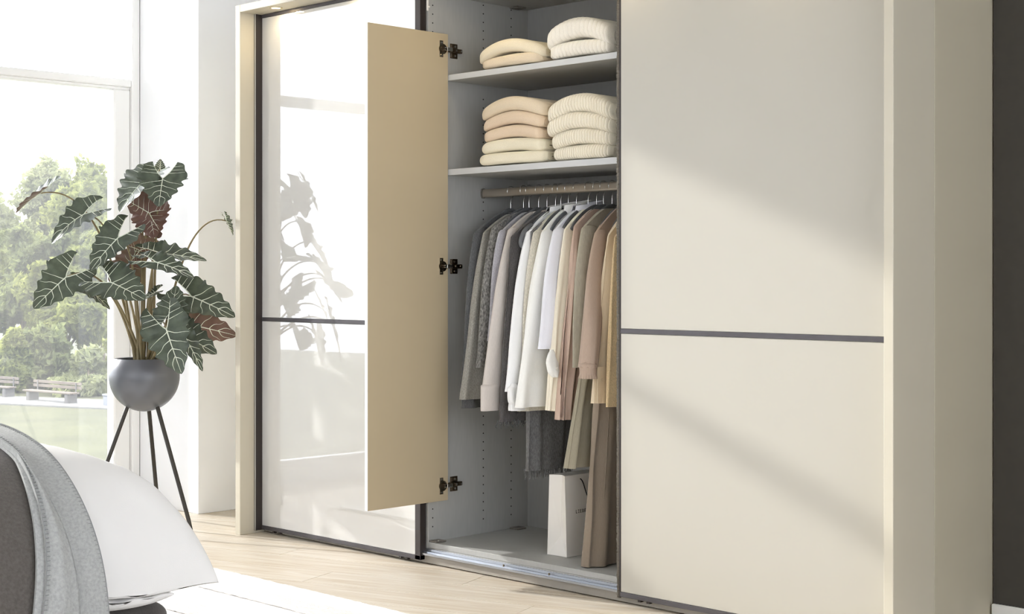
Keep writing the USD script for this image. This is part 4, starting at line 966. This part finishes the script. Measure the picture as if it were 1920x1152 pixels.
def tree(name, cat, label, u, d, vtop, wid, material, seed, count=9000, size=.26, trunk=True, vbase=None, group=None):
    base = ray_point(u, 0, d); base[2] = ZG
    top_z = ray_point(u, vtop, d)[2]; H = top_z - ZG; wr = wid / F * d / 2
    r_ = np.random.default_rng(seed); blobs = []
    lo = .30 if trunk else .0
    for k in range(22 if trunk else 8):
        z = ZG + H * r_.uniform(lo + .12, .84); sc = 1 - .55 * abs((z - ZG) / H - .5)
        ang_ = r_.uniform(0, 6.28); rr = wr * r_.uniform(.1, .85) * sc
        blobs.append((base + np.array([rr * math.cos(ang_), rr * math.sin(ang_), z - ZG]), np.array([wr * .38 * sc, wr * .38 * sc, max(H * .08, .4)]) * r_.uniform(.7, 1.3)))
    blobs.append((base + np.array([0, 0, H * .86]), np.array([wr * .36, wr * .36, H * .14])))
    if not trunk: blobs.append((base + np.array([0, 0, H * .25]), np.array([wr * .95, wr * .95, H * .3])))
    t = thing(name, label, cat, group)
    obj('foliage', [leaf_cloud(blobs, count, size, seed)], material, t, kind='stuff')
    pts = [base + [0, 0, -.1], base + [.1, .05, H * .3], base + [-.05, .1, H * .62], base + [.05, 0, H * .8]]
    st = [tube(spline(pts, 12), np.linspace(max(H * .022, .05), .03, 12), 8)]
    for bc, _ in blobs[:6]: st.append(tube([base + [0, 0, H * (.25 if trunk else .05)], (base + [0, 0, H * .35]) * .4 + bc * .6, bc], [.07, .05, .02], 6))
    obj('trunk', st, 'bark', t, smooth=True)
TR = [
    ('park_tree', 'broad pale green park tree at the left picture edge behind the second bench', -40, 78, 345, 240, 'foliage_pale', 12000),
    ('park_tree', 'tall slim light green tree rising above the long bench', 82, 84, 288, 130, 'foliage_pale', 9000),
    ('park_tree', 'full round green tree seen between the window frame and the pale slim tree', 175, 80, 296, 200, 'foliage_fresh', 14000),
    ('park_tree', 'darker green tree standing behind the two benches at mid height', 40, 73, 420, 190, 'foliage_deep', 12000),
    ('park_tree', 'bright green tree hidden partly by the plant pot stalks', 215, 74, 400, 210, 'foliage_fresh', 12000),
    ('park_tree', 'mid green tree directly above the bench with dense low crown', 120, 71, 480, 210, 'foliage_fresh', 13000),
    ('park_tree', 'low bushy green tree filling the gap between the shrubs and the slim pale tree', 70, 76, 440, 170, 'foliage_fresh', 13000),
    ('park_tree', 'low bushy tree behind the crown of the bright tree, close to the window frame', 190, 77, 430, 200, 'foliage_deep', 12000),
    ('park_tree', 'low dense tree at the far left behind the darker green tree', -20, 76, 430, 190, 'foliage_fresh', 12000),
]
for i, (nm, lb, u, d, vt, wd_, m_, ct) in enumerate(TR): tree(nm, 'tree', lb, u, d, vt, wd_, m_, 100 + i, int(ct * 1.7), .19, True, group='trees in the park')
SB = [('low rounded shrub left of the long park bench', 12, 67, 640, 110, 'foliage_fresh'), ('dense shrub right behind the long park bench', 92, 68, 600, 150, 'foliage_deep'), ('pale shrub between the bench and the litter bin', 162, 65.5, 655, 125, 'foliage_pale'),
      ('bright shrub behind the litter bin', 225, 67, 640, 110, 'foliage_fresh')]
for i, (lb, u, d, vt, wd_, m_) in enumerate(SB): tree('park_shrub', 'shrub', lb, u, d, vt, wd_, m_, 200 + i, 9000, .2, False, group='shrubs in the park')

# thin haze lying over the park
M['park_haze'] = usdkit.material(stage, '/World/Looks/park_haze', {'v': ('principled_volume', {'color': (.97, .99, 1.0), 'density': .0017, 'anisotropy': .2})}, volume='v.volume')
obj('haze', box(-112, -6, -55, 105, ZG - .5, 16), 'park_haze', None, label='thin pale haze lying over the park and its trees', cat='haze', kind='stuff')
